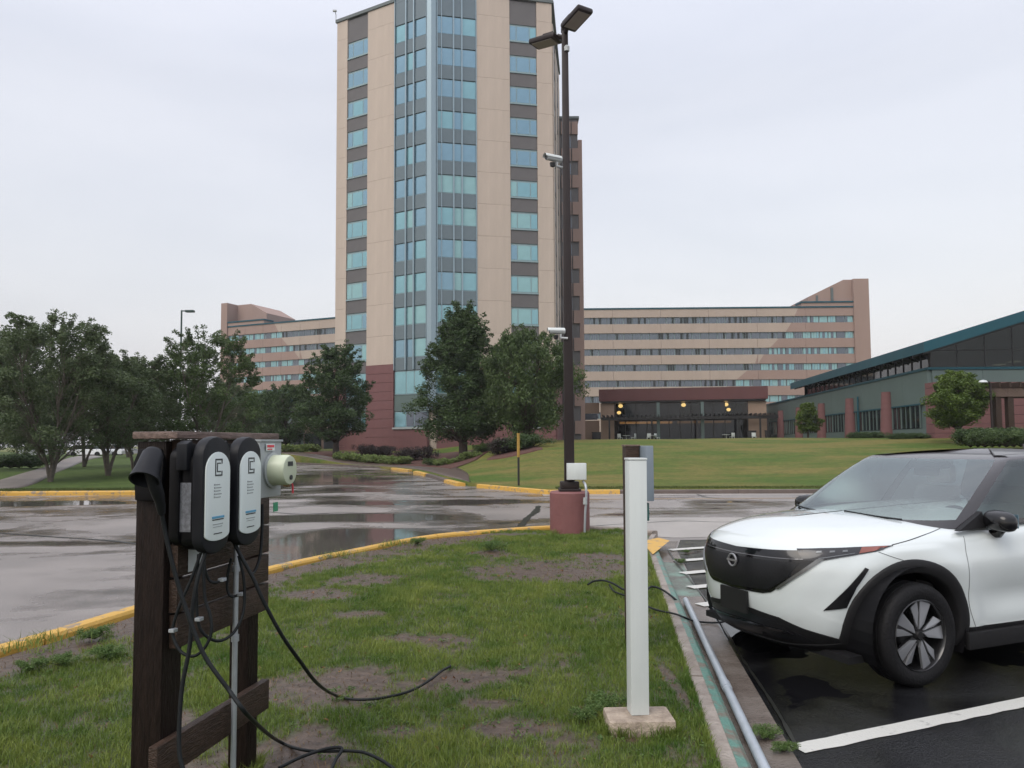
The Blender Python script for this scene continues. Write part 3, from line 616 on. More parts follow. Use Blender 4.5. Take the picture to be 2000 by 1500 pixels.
# ---- the tower
CX0, CYo = -7.8627, 72.5
TA = (-18.72, 78.44); TC = (CX0, CYo); TB = (4.36, 75.08)
O = Vector((CX0, CYo, 0))
tower = thing('hotel_tower', 'tall beige hotel tower with blue glass corner and rose block base', 'tower', O)
core = [(TA[0] + .3, TA[1] + .25), (CX0, CYo + .45), (TB[0] - .3, TB[1] + .35), (6.1, 90), (-5, 97), (-19, 92)]
MB().prism([(x - O.x, y - O.y) for x, y in core], 0.0, 47.3).build('core_wall', M['beige'], tower)
ROWS = [43.95 - 3.27 * k for k in range(11)]
sL, putL, LL_ = facade(tower, O, TA, TC); sR, putR, LR_ = facade(tower, O, TC, TB)
ZP = 9.75
def beige_strip(put, s0, s1):
    zt = 47.45; zs = [zt] + [z - 1.62 for z in ROWS if z - 1.62 > ZP + .5] + [ZP]
    zs = [47.45] + [r + 1.45 for r in ROWS] + [ZP]
    zs = sorted(set(round(z, 3) for z in zs), reverse=True)
    for a, b in zip(zs, zs[1:]):
        if a - b < .3: continue
        put('panel', s0 + .012, s1 - .012, b + .008, a - .008, .10, .35, M['beige'])
def rose_strip(put, s0, s1, z0=0.6):
    z = ZP
    while z > z0 + .2:
        b = max(z0, z - 0.92); put('rose_panel', s0, s1, b + .012, z - .012, .16, .42, M['rose']); z = b
def wins(put, s0, s1, splits, gm, glass_zone=False):
    wpx = s1 - s0
    for k, zc in enumerate(ROWS):
        h = .86 if not glass_zone else .93
        top = 47.3 if k == 0 else ROWS[k - 1] - h - .02
        put('spandrel', s0 + .02, s1 - .02, zc + h + .02, top, .02 if not glass_zone else .06, .2, M['spandrel'] if not glass_zone else M['spandrelglass'])
        fr = put('window', s0 + .02, s1 - .02, zc - h, zc + h, -.04, .1, M['frame'])
        for i, (a, b) in enumerate(splits):
            mm = gm(k, i)
            put('pane', s0 + a * wpx + .05, s0 + b * wpx - .05, zc - h + .07, zc + h - .07 - (.0 if glass_zone else .12), -.02, .03, mm, fr)
        if not glass_zone: put('sill', s0 - .02, s1 + .02, zc - h - .17, zc - h - .002, .10, .25, M['frame'])
    put('spandrel', s0 + .02, s1 - .02, 9.05, ROWS[-1] - h - .02, .02, .2, M['spandrel'] if not glass_zone else M['spandrelglass'])
    fr = put('window', s0 + .02, s1 - .02, 6.6, 9.0, -.04, .1, M['frame'])
    for i, (a, b) in enumerate(splits): put('pane', s0 + a * wpx + .05, s0 + b * wpx - .05, 6.7, 8.9, -.02, .03, M['glass2'], fr)
    put('panel', s0 + .02, s1 - .02, 4.95, 6.55, .0, .2, M['tealwall'])
    fr = put('window', s0 + .02, s1 - .02, 3.35, 4.9, -.04, .1, M['frame'])
    for i, (a, b) in enumerate(splits): put('pane', s0 + a * wpx + .05, s0 + b * wpx - .05, 3.42, 4.85, -.02, .03, M['glassd'] if rnd.random() < .6 else M['glass2'], fr)
    put('sill', s0 - .04, s1 + .04, 3.16, 3.34, .28, .4, M['meterbox'])
    put('rose_panel', s0, s1, 0.6, 3.15, .16, .42, M['rose'])
def gpick(k, i):
    r = rnd.random()
    if k >= 5: return M['glass3'] if r < .42 else (M['glass2'] if r < .85 else M['glass1'])
    return M['glass1'] if r < .8 else M['glass2']
xs_ = [sL(p) for p in (678, 718, 771)]
beige_strip(putL, 0, xs_[0]); rose_strip(putL, 0, xs_[0])
wins(putL, xs_[0], xs_[1], [(0, .26), (.26, .76), (.76, 1)], gpick)
beige_strip(putL, xs_[1], xs_[2]); rose_strip(putL, xs_[1], xs_[2])
g0, g1 = xs_[2], LL_ - .45
spl = [(0, .36), (.36, .60), (.60, 1)]
wins(putL, g0, g1, spl, gpick, True)
for f_ in (0.36, 0.60): putL('mullion', g0 + f_ * (g1 - g0) - .07, g0 + f_ * (g1 - g0) + .07, 9.1, 48.2, .20, .16, M['mullion'])
for f_ in (0.0, 0.985): putL('mullion', g0 + f_ * (g1 - g0), g0 + f_ * (g1 - g0) + .08, 9.1, 48.2, .16, .12, M['mullion'])
h0, h1 = .5, sR(931)
wins(putR, h0, h1, [(0, .42), (.42, .63), (.63, 1)], gpick, True)
for f_ in (0.42, 0.63): putR('mullion', h0 + f_ * (h1 - h0) - .07, h0 + f_ * (h1 - h0) + .07, 9.1, 48.2, .20, .16, M['mullion'])
for f_ in (0.0, .11, .985): putR('mullion', h0 + f_ * (h1 - h0), h0 + f_ * (h1 - h0) + .08, 9.1, 48.2, .16, .12, M['mullion'])
xr = [sR(997), sR(1050)]
beige_strip(putR, h1, xr[0]); rose_strip(putR, h1, xr[0])
wins(putR, xr[0], xr[1], [(0, .25), (.25, .74), (.74, 1)], gpick)
beige_strip(putR, xr[1], LR_); rose_strip(putR, xr[1], LR_)
# corner column, roof caps
cc = MB(); cc.lathe([(0.01, 5.0), (.62, 5.0), (.62, 48.6), (0.01, 48.6)], 8)
cc.build('corner_column', M['mullion'], tower, (0, .22, 0))
putL('roof_cap', -.15, g0, 47.46, 47.8, .22, .6, M['greytrim']); putL('roof_cap', g0, LL_ + .05, 48.1, 48.45, .26, .6, M['spandrelglass'])
putL('spandrel', g0, g1, 47.32, 48.1, .05, .3, M['spandrelglass']); putR('spandrel', h0, h1, 47.32, 48.1, .05, .3, M['spandrelglass'])
putR('roof_cap', h1, LR_ + .15, 47.46, 47.8, .22, .6, M['greytrim']); putR('roof_cap', -.05, h1, 48.1, 48.45, .26, .6, M['spandrelglass'])
# receding side face
sS, putS, LS_ = facade(tower, O, (TB[0] + .05, TB[1] + .1), (6.05, 90))
for a, b, mm in ((0, 1.6, 'beige'), (5.0, 8.0, 'beige'), (11.5, 14.9, 'beige')):
    for r in ROWS: putS('panel', a, b, r - 1.78, r + 1.45, .08, .3, M[mm])
for a, b in ((1.65, 4.95), (8.05, 11.45)):
    for r in ROWS:
        putS('spandrel', a, b, r + .9, r + 2.3, .03, .2, M['spandrel']); putS('window', a, b, r - .9, r + .88, .0, .1, M['glass1'])
rose_strip(putS, 0, LS_)
putS('roof_cap', 0, LS_, 47.46, 47.8, .2, .5, M['greytrim'])
# floodlights at roof corners
for (x, y) in ((-18.9, 78.3), (4.6, 74.9)):
    b = MB(); b.tube([(0, 0, 0), (0, 0, .55)], .04, 6); b.tube([(0, 0, .55), (0, -.5, .7)], .04, 6); b.box((-.2, -.65, .6), (.2, -.45, .75))
    b.build('roof_light', M['meterbox'], tower, (x - O.x, y - O.y, 47.8))

# ---- stair block behind the tower
O2 = Vector((6.4, 88.0, 0))
blk = thing('rear_stair_block', 'narrow brown and pink banded block standing behind the hotel tower', 'building', O2)
MB().box((-3, .2, 0), (1.75, 14, 41)).build('wall', M['spandrel'], blk)
for k in range(12):
    z = 40.6 - 3.3 * k
    for a, b in ((-.25, .9), (1.05, 1.78)):
        piece('panel', blk, (b - a, .25, 1.55), (a, .0, z - 1.55), 0, M['pinkw'])
    piece('window', blk, (1.0, .1, 1.3), (-.1, .12, z - 3.2), 0, M['glassd'])
piece('roof_cap', blk, (5.0, 14, .3), (-3.05, .05, 41.0), 0, M['greytrim'])
piece('side_wall', blk, (.5, 14, 38.5), (1.8, .4, 0), 0, M['pinkw'])

# ---- the two long wings
def wing(name, label, A, B, rows, roofz, slope_cut, nwin, flip, tower_px, tower_z, step):
    A = Vector((A[0], A[1], 0)); B = Vector((B[0], B[1], 0)); Oo = A.copy()
    d = (B - A).normalized(); ang = math.atan2(d.y, d.x); Lw = (B - A).length
    root = thing(name, label, 'building', Oo, ang)
    # everything below in the wing's own frame: x along facade, y inward
    MB().box((0, .5, 0), (Lw, 18, roofz - .2)).build('wall', M['beige2'], root)
    def cut(z): return slope_cut(z)
    def band(z0, z1):
        c0, c1 = cut(z0), cut(z1)
        b = MB()
        def quad(a0, a1, m_, nm):
            # a0=(x at z0, x at z1) left edge ; a1 right edge
            vs = [(a0[0], 0, z0), (a1[0], 0, z0), (a1[1], 0, z1), (a0[1], 0, z1), (a0[0], .5, z0), (a1[0], .5, z0), (a1[1], .5, z1), (a0[1], .5, z1)]
            MB().add(vs, [(0, 1, 2, 3), (7, 6, 5, 4), (0, 4, 5, 1), (1, 5, 6, 2), (2, 6, 7, 3), (3, 7, 4, 0)]).build(nm, m_, root)
        c0 = max(.0, min(Lw, c0)); c1 = max(.0, min(Lw, c1))
        left, right = (M['pinkw'], M['beige2']) if flip else (M['beige2'], M['pinkw'])
        # divide into precast lengths
        n = 6
        xs2 = [Lw * i / n for i in range(n + 1)]
        for a, bb in zip(xs2, xs2[1:]):
            a += .02; bb -= .02
            if bb <= min(c0, c1): quad((a, a), (bb, bb), left, 'spandrel')
            elif a >= max(c0, c1): quad((a, a), (bb, bb), right, 'spandrel')
            else:
                q0 = min(max(c0, a), bb); q1 = min(max(c1, a), bb)
                quad((a, a), (q0, q1), left, 'spandrel'); quad((q0, q1), (bb, bb), right, 'spandrel')
    hw = .68
    edges = [roofz] + [v for r in rows for v in (r + hw, r - hw)] + [0.5]
    for i in range(0, len(edges), 2):
        a, b = edges[i], edges[i + 1]
        if a - b > 2.6: band(b, a)
        else:
            band(b, a)
    # recessed joints across spandrels
    W = Lw / nwin
    for r in rows:
        for i in range(nwin):
            xc = (i + .5) * W; pinkside = (xc < cut(r)) if flip else (xc > cut(r))
            fr = piece('window', root, (W - .06, .1, hw * 2 - .03), (i * W + .03, .32, r - hw + .015), 0, M['frame'] if i % 3 == 0 else M['spandrelglass'])
            npn = 3
            for q in range(npn):
                a = .08 + q * (W - .2) / npn
                if pinkside: mm = M['glass3'] if rnd.random() < .55 else (M['glass2'] if rnd.random() < .6 else M['glassd'])
                else: mm = M['glassd'] if rnd.random() < .8 else M['glassdd']
                if i % 5 == 2 and pinkside: mm = M['glassd']
                piece('pane', fr, ((W - .2) / npn - .06, .03, hw * 2 - .17), (a, -.02, .07), 0, mm)
    piece('roof_cap', root, (Lw, 18.5, .3), (0, -.12, roofz), 0, M['tealmetal'])
    # end stair tower with a raking top
    tx0, tx1, r0, r1 = tower_px
    if flip:
        poly = [(tx0, 0), (step, 0), (step, roofz + 1.0), (tx1, roofz + 1.0), (tx1, r1), (tx0 + 4.5, r0), (tx0, r0)]
    else:
        poly = [(tx1, 0), (tx1, r0), (tx1 - 4.5, r0), (tx0, r1), (tx0, roofz + 1.0), (step, roofz + 1.0), (step, 0)]
    Mx = Matrix(((1, 0, 0, 0), (0, 0, 1, 0), (0, 1, 0, 0), (0, 0, 0, 1)))
    def slab(poly, y0, y1, nm, mm): MB().prism(poly, y0, y1, Mx).build(nm, mm, root)
    if flip:
        slab([(tx0, 0), (0.0, 0), (0.0, r0), (tx0, r0)], -.3, 14, 'stair_tower', M['pinkw'])
        slab([(0.0, roofz + .2), (0.0, r0), (4.0, r0), (tx1, r1), (tx1, roofz + .2)], 3.0, 13, 'stair_top', M['pinkw'])
        slab([(0, roofz + .3), (step, roofz + .3), (step, roofz + 1.0), (0, roofz + 1.0)], -.05, 2.9, 'parapet', M['pinkw'])
        piece('roof_cap', root, (step + .2, 3.2, .3), (0, -.2, roofz + 1.0), 0, M['tealmetal'])
    else:
        slab([(Lw, 0), (tx1, 0), (tx1, r0), (Lw, r0)], -.3, 14, 'stair_tower', M['pinkw'])
        slab([(Lw, roofz + 1.0), (Lw, r0), (Lw - 1.6, r0), (tx0, r1), (tx0, roofz + 1.0)], .6, 13, 'stair_top', M['pinkw'])
        slab([(step, roofz + .3), (Lw, roofz + .3), (Lw, roofz + 1.0), (step, roofz + 1.0)], -.05, 12, 'parapet', M['pinkw'])
        piece('roof_cap', root, (Lw - step + .2, 3.2, .3), (step - .2, -.2, roofz + 1.0), 0, M['tealmetal'])
        piece('pilaster', root, (.5, .2, 3.2), (tx0 + 4.6, .45, roofz + 1.0), 0, M['greytrim'])
        piece('pilaster', root, (.4, .2, 1.6), (tx0 + 1.6, .45, roofz + 1.0), 0, M['greytrim'])
    return root
RW = [26.36 - 3.205 * k for k in range(7)]
ra = P(1105, 800, 150.0); rb = P(1668, 640, 149.0)
cutp = [(P(px, py, 150).z, P(px, py, 150).x - ra.x) for px, py in ((1562, 590), (1537, 644), (1507, 674), (1477, 707), (1441, 739), (1414, 758), (1330, 850))]
cz = [a for a, b in cutp][::-1]; cxx = [b for a, b in cutp][::-1]
wr = wing('right_hotel_wing', 'long low hotel wing with ribbon windows right of the tower, pink and beige bands', (ra.x, 150), (rb.x, 149), RW, 28.7,
     lambda z: float(np.interp(z, cz, cxx)), 34, False, (P(1577, 583, 150).x - ra.x, P(1692, 600, 150).x - ra.x, 34.5, 31.0), 0, P(1562, 585, 150).x - ra.x)
la = P(444, 700, 169.5); lb = P(662, 650, 157.5)
RWL = [26.0 - 3.2 * k for k in range(7)]
def lcut(z): return float(np.interp(z, [8, 11.5, 14.5, 17.8, 21, 24.4, 28.5], [41, 37, 30.5, 24.0, 20.5, 16.0, 13.5]))
wl = wing('left_hotel_wing', 'shorter hotel wing with ribbon windows behind the left trees, pink end stair tower', (la.x, 169.5), (lb.x, 157.5), RWL, 28.6,
     lcut, 20, True, (-1.8, 8.6, 34.3, 31.8), 0, 10.5)

# ---- restaurant pavilion
PA = P(1173, 800, 97); PB = P(1497, 800, 92.8)
O3 = Vector((PA.x, PA.y, 0)); ang = math.atan2(PB.y - PA.y, PB.x - PA.x); LP = (Vector(PB) - Vector(PA)).xy.length
pav = thing('restaurant_pavilion', 'low glass fronted restaurant with dark red fascia and tan side walls', 'building', O3, ang)
PZ = 1.6
piece('fascia', pav, (LP + .3, 10, 1.55), (-.15, -.6, 7.05), 0, M['rosedark'])
piece('soffit', pav, (LP - .2, 9.6, .2), (.1, -.4, 6.84), 0, M['blackmetal'])
piece('wall', pav, (1.75, 9, 5.3), (0, 0, 1.5), 0, M['tan']); piece('wall', pav, (2.2, 9, 5.3), (LP - 2.2, 0, 1.5), 0, M['tan'])
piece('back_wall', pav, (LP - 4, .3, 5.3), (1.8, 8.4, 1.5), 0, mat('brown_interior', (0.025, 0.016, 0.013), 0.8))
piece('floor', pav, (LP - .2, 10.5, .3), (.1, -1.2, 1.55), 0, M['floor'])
gx0, gx1 = 1.78, LP - 2.25; nb = 12; gw = (gx1 - gx0) / nb
gclear = glass_mat('pavilion_glass', (0.38, 0.40, 0.40), 0.0)
fr = MB()
for i in range(nb + 1): fr.box((gx0 + i * gw - .05, .02, 1.8), (gx0 + i * gw + .05, .18, 6.82))
for z in (1.8, 4.6, 4.75, 6.72): fr.box((gx0 + .051, .04, z), (gx1 - .051, .16, z + .1))
fr.build('window_frame', M['blackmetal'], pav)
for i in range(nb):
    piece('pane', pav, (gw - .1, .02, 2.65), (gx0 + i * gw + .05, .09, 1.9), 0, gclear)
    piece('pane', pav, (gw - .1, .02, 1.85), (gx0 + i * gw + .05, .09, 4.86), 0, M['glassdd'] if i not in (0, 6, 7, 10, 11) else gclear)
for i in (3.9, 7.85): piece('column', pav, (.4, .35, 5.0), (gx0 + i * gw, -.5, 1.8), 0, M['tealwall'])
piece('cornice_glow', pav, (7.0, .1, .3), (gx0 + .4, 4.5, 4.2), 0, M['dim'])
piece('cornice_glow', pav, (7.0, .1, .3), (gx0 + 8, 4.5, 4.2), 0, mat('amber_faint', (1, .6, .2), .5, emit=((1, .4, .1), .35)))
# black pergola on the terrace
perg = thing('terrace_pergola', 'black timber pergola standing along the restaurant front', 'pergola', O3, ang)
for x in (1.2, 6.5, 12.0, 17.0, 19.5, 20.4): piece('post', perg, (.2, .2, 2.9), (x, -2.6, 1.75), 0, M['blackmetal'])
piece('beam', perg, (21.4, .14, .35), (.3, -2.75, 4.55), 0, M['blackmetal']); piece('beam', perg, (21.4, .14, .35), (.3, -.9, 4.55), 0, M['blackmetal'])
for i in range(40): piece('rafter', perg, (.08, 3.4, .26), (.5 + i * .53, -3.4, 4.92), 0, M['blackmetal'])
def onpav(x, y, z): return O3 + Matrix.Rotation(ang, 3, 'Z') @ Vector((x, y, z))
for i, (px, py, r, lab) in enumerate([(1212, 793, .30, 'upper globe of the lit pair behind the left end of the restaurant glass'), (1209, 806, .28, 'lower globe of the lit pair behind the left end of the restaurant glass'),
        (1335, 791, .30, 'single bright globe lamp near the middle of the restaurant glass'), (1313, 810, .24, 'dim low globe lamp left of the middle one in the restaurant'),
        (1418, 790, .30, 'upper globe of the lit pair behind the right end of the restaurant glass'), (1423, 800, .27, 'lower globe of the lit pair at the right end of the restaurant glass')]):
    A_, B_ = onpav(0, 1.2 + (i % 2) * .8, 0), onpav(10, 1.2 + (i % 2) * .8, 0)
    q = PL(px, py, A_, B_)
    t_ = thing('globe_lamp', lab, 'lamp', q, 0, 'lit globe lamps inside the restaurant')
    b = MB(); b.lathe([(r * math.sin(PI * k / 10) + .001, -r * .8 * math.cos(PI * k / 10)) for k in range(11)], 14); b.build('shade', M['copper'] if i != 3 else M['dim'], t_, smooth=True)
    MB().tube([(0, 0, r * .8), (0, 0, 6.8 - q.z)], .02, 5).build('cord', M['blackmetal'], t_)
# terrace furniture
def chair(loc, rz, lab):
    t_ = thing('patio_chair', lab, 'chair', loc, rz, 'white chairs on the restaurant terrace')
    piece('seat', t_, (.5, .5, .06), (-.25, -.25, .42), 0, M['white'], .01); piece('backrest', t_, (.5, .06, .45), (-.25, .2, .5), 0, M['white'], .01)
    for x in (-.23, .18):
        for y in (-.23, .18): piece('leg', t_, (.05, .05, .42), (x, y, 0), 0, M['white'])
labs = ['leftmost white chair on the terrace under the lamps', 'second white chair from the left on the terrace', 'white chair left of the grey terrace column', 'white chair just beside the grey left terrace column', 'white chair under the right end of the pergola', 'white chair by the black bins right of the pergola']
for (x, lab) in zip((2.6, 4.3, 6.2, 7.2, 16.3, 18.9), labs): chair(onpav(x, -2.0, 1.86), ang + x, lab)
for (x, lab) in ((3.4, 'round white terrace table between the two left chairs'), (6.8, 'round white terrace table left of the grey column'), (15.6, 'round white terrace table at the right end of the terrace')):
    t_ = thing('patio_table', lab, 'table', onpav(x, -2.2, 1.86), 0, 'white round tables on the terrace')
    MB().lathe([(.01, .74), (.5, .74), (.5, .70), (.01, .70)], 16).build('tabletop', M['white'], t_); MB().tube([(0, 0, 0), (0, 0, .7)], .04, 8).build('leg', M['white'], t_)
for (x, lab, wd) in ((-1.1, 'black bin against the tan wall left of the restaurant', 1.1), (18.2, 'wide black planter at the right end of the terrace', 1.0), (20.3, 'slim black bin beside the restaurant right wall', .6)):
    t_ = thing('bin', lab, 'bin', onpav(x, -1.6 if x > 0 else -.5, 1.7), ang, 'black bins by the restaurant')
    piece('body', t_, (wd, .7, 1.25), (0, 0, 0), 0, M['blackmetal'], .03); piece('lid', t_, (wd + .08, .78, .12), (-.04, -.04, 1.25), 0, M['blackmetal'], .02)
sd_ = thing('service_wall', 'tan service wall joining the tower and the restaurant', 'wall', onpav(-4.5, 1, 0), ang)
piece('wall', sd_, (4.2, .4, 4.6), (0, 0, 0), 0, M['tan']); piece('window', sd_, (3.9, .12, .8), (.1, -.14, 4.7), 0, M['glassd']); piece('lintel', sd_, (4.2, .4, 1.4), (0, 0, 5.55), 0, M['tan'])

# ---- conference hall on the right
def wx(Y, off=0): return 29.9 + .119 * (Y - 58.6) + off
hang = math.atan2(1, .119)
O4 = Vector((wx(51.5), 51.5, 0))
hall = thing('conference_hall', 'long grey green hall with sweeping teal roof and dark clerestory glass', 'building', O4)
def hl(x, y, z=0): return Vector((x, y, z)) - O4
U = Vector((.118, .993, 0)); NR = Vector((-.993, .118, 0))     # along wall, out of wall
def hput(name, s0, s1, z0, z1, out, th, m): # along wall, box from s0 to s1
    o = piece(name, hall, (s1 - s0, th, z1 - z0), U * s0 + NR * (out - th) + Vector((0, 0, z0)), hang, m); return o
body = [hl(wx(51.5), 51.5), hl(wx(103), 103), hl(wx(103) + 14, 103), hl(wx(51.5) + 14, 51.5)]
MB().prism([(v.x, v.y) for v in body][::-1], 0, 6.55).build('core_wall', M['tealwall'], hall)
for k in range(12):
    s0 = 52.0 * k / 12; hput('wall_panel', s0 + .01, s0 + 52.0 / 12 - .01, 4.35, 6.62, .12, .2, M['tealwall'])
hput('coping', -.1, 52, 6.63, 6.8, .2, .4, M['tealmetal'])
hput('plinth', 0, 52, 0.4, 2.55, .12, .2, M['tealwall'])
for k in range(30):
    s0 = 1.5 + k * 1.68
    hput('window', s0, s0 + 1.6, 2.6, 4.3, .07, .1, M['glassdd']); 
    if k % 1 == 0: hput('mullion', s0 - .05, s0 - .02, 2.6, 4.34, .16, .12, M['tealwall'])
    hput('mullion', s0 + .8, s0 + .83, 2.6, 4.34, .12, .1, M['tealwall'])
hput('window_head', 1, 52, 4.25, 4.36, .16, .12, M['tealmetal'])
# front (facing) wall
def fput(name, x0, x1, z0, z1, out, th, m): return piece(name, hall, (x1 - x0, th, z1 - z0), (x0, -out, z0), 0, m)
for k in range(4): fput('wall_panel', .15 + k * 3.5, .15 + (k + 1) * 3.5 - .02, 5.7, 6.62, .12, .2, M['tealwall'])
fput('coping', -.2, 14.2, 6.63, 6.8, .2, .4, M['tealmetal'])
# clerestory
for k in range(20):
    s0 = .3 + k * 1.55
    if s0 > 30.5: break
    piece('clerestory_pane', hall, (1.5, .08, 1.3), U * s0 + NR * (-.3) + Vector((0, 0, 6.75)), hang, M['glassdd'])
    piece('mullion', hall, (.06, .1, 1.3), U * (s0 - .06) + NR * (-.26) + Vector((0, 0, 6.75)), hang, M['blackmetal'])
RS = .306
clr = glass_mat('clerestory_glass', (0.16, 0.18, 0.18), 0.0)
for k in range(7):
    x0, x1 = .25 + k * 1.95, .25 + (k + 1) * 1.95 - .08
    zt0, zt1 = 7.95 + RS * x0, 7.95 + RS * x1
    MB().add([(x0, .3, 6.76), (x1, .3, 6.76), (x1, .3, zt1), (x0, .3, zt0), (x0, .36, 6.76), (x1, .36, 6.76), (x1, .36, zt1), (x0, .36, zt0)], [(0, 1, 2, 3), (7, 6, 5, 4), (0, 4, 5, 1), (1, 5, 6, 2), (2, 6, 7, 3), (3, 7, 4, 0)]).build('clerestory_pane', clr, hall)
    piece('mullion', hall, (.07, .12, round(zt0 - 6.76, 2)), (x0 - .08, .28, 6.76), 0, M['blackmetal'])
piece('transom', hall, (13.6, .08, .06), (.2, .26, 8.0), 0, M['blackmetal'])
# shed roof: level eave along the wall, raking up to the right over the front
e0, e1 = -1.3, 34.7
def rp(s, o, z): v = U * s + NR * o; return (v.x, v.y, z)
def zr(o, t): return 7.72 + RS * (.8 - o) + t
rf = MB()
vs = [rp(e0, .8, zr(.8, 0)), rp(e1, .8, zr(.8, 0)), rp(e1, -14, zr(-14, 0)), rp(e0, -14, zr(-14, 0)), rp(e0, .8, zr(.8, .72)), rp(e1, .8, zr(.8, .72)), rp(e1, -14, zr(-14, .72)), rp(e0, -14, zr(-14, .72))]
rf.use(M['tealmetal']).add(vs, [(4, 5, 6, 7), (0, 4, 5, 1), (1, 5, 6, 2), (2, 6, 7, 3), (3, 7, 4, 0)])
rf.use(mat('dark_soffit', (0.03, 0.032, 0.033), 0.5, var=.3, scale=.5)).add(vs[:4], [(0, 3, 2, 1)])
rf.build('roof', None, hall)
for i in range(20):
    s0 = e0 + .3 + i * 1.8
    if s0 > e1: break
    MB().add([rp(s0, .7, zr(.7, -.14)), rp(s0 + .18, .7, zr(.7, -.14)), rp(s0 + .18, -13, zr(-13, -.14)), rp(s0, -13, zr(-13, -.14)), rp(s0, .7, zr(.7, -.01)), rp(s0 + .18, .7, zr(.7, -.01)), rp(s0 + .18, -13, zr(-13, -.01)), rp(s0, -13, zr(-13, -.01))],
             [(0, 1, 2, 3), (0, 1, 5, 4), (1, 2, 6, 5), (3, 0, 4, 7), (2, 3, 7, 6)]).build('roof_beam', M['blackmetal'], hall)
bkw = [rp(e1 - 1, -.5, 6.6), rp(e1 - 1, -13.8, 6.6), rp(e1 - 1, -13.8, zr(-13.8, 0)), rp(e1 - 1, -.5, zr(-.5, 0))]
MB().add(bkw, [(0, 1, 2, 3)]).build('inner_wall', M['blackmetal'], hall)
MB().add([rp(0, -13.9, 0), rp(e1, -13.9, 0), rp(e1, -13.9, zr(-13.9, 0)), rp(0, -13.9, zr(-13.9, 0))], [(0, 1, 2, 3)]).build('side_wall', M['tealwall'], hall)
for (px, py, Y) in ((1952, 713, 54.0), (1981, 707, 55.0)):
    b = MB(); b.lathe([(.01, 0), (.42, 0), (.42, .06), (.01, .06)], 14); b.build('ceiling_light', mat('hall_lamp', (1, .9, .6), .5, emit=((1, .85, .6), 1.6)), hall, P(px, py, Y) - O4)
# tapering rose columns against the long wall: things of the hall
Yc = [93, 84.4, 75.8, 67.2, 58.6]
for yv in [101.5] + Yc:
    c = Vector((wx(yv, -.25), yv, 0)) - O4
    col_ = MB(); zz = 1.4
    while zz < 5.55:
        z2 = min(zz + .46, 5.55); r_ = lambda z: .62 - .20 * (z - 1.4) / 4.15
        # drums with recessed joints
        col_.lathe([(r_(zz), zz + .012), (r_(z2), z2 - .012), (r_(z2) - .03, z2 - .011), (r_(z2) - .03, z2 + .011)], 20)
        zz = z2
    col_.lathe([(.42, 5.55), (.01, 5.56)], 20)
    col_.build('column', M['rose'], hall, c, smooth=True)
# rose block pavilion at the near corner
for i, zz in enumerate(np.arange(1.6, 5.4, .62)):
    for k in range(4):
        fput('rose_panel', -.35 + k * 4.0, -.35 + (k + 1) * 4.0 - .02, zz, min(zz + .6, 5.68), 1.0, .4, M['rose'])
    piece('rose_panel', hall, (.4, .58, min(.6, 5.68 - zz)), (-.35, -.59, zz), 0, M['rose'])
pc = MB(); 
pipe = MB().tube([(0, 0, 2.3), (0, 0, 5.6)], .08, 8).build('downpipe', M['tealmetal'], hall, U * 13.7 + NR * .3)
# brown pergola by the rose wall
O5 = Vector((P(1945, 790, 45).x, 45, 0))
pg = thing('brown_pergola', 'dark brown timber pergola with square posts at the right edge', 'pergola', O5)
for x in (.0, .75, 5.5, 6.3): piece('post', pg, (.35, .35, 3.2), (x, 0, 1.2), 0, M['wood'], .01)
piece('beam', pg, (10, .25, .5), (-1.0, -.05, 4.35), 0, M['woodtop']); piece('beam', pg, (10, .25, .45), (-1.2, .8, 4.3), 0, M['wood'])
for i in range(16): piece('rafter', pg, (.12, 3.0, .3), (-.9 + i * .62, -.8, 4.88), 0, M['wood'])

# ---- entrance canopy far left behind the trees
O6 = Vector((P(480, 800, 100).x, 100, 0))
cn = thing('entrance_canopy', 'dark teal entrance canopy on posts behind the left trees', 'canopy', O6, .1)
piece('roof', cn, (13, 12, .7), (-6.5, 0, 7.3), 0, M['tealmetal']); piece('soffit', cn, (12.6, 11.6, .3), (-6.3, .2, 6.98), 0, M['blackmetal'])
for x in (-5.5, 0.5, 5.5):
    for y in (1, 10): piece('post', cn, (.35, .35, 6.0), (x, y, 1.0), 0, M['tealwall'])
lob = thing('lobby_building', 'low pink lobby with dark glass behind the entrance canopy', 'building', O6 + Vector((-9, 16, 0)))
piece('wall', lob, (34, 10, 4.6), (0, 0, 0.4), 0, M['pinkw'])
for i in range(11): piece('window', lob, (2.6, .2, 2.5), (.5 + i * 3.0, -.1, .9), 0, M['glassdd'])
piece('roof_cap', lob, (34.4, 10.4, .35), (-.2, -.2, 5.0), 0, M['greytrim'])
ORD = ['leftmost', 'second', 'third', 'fourth', 'fifth', 'sixth', 'seventh', 'eighth', 'ninth', 'tenth', 'eleventh', 'twelfth']
def nth(i, n, label): return (ORD[i] if i == 0 or i < len(ORD) and i != n - 1 else 'rightmost') + ' ' + label
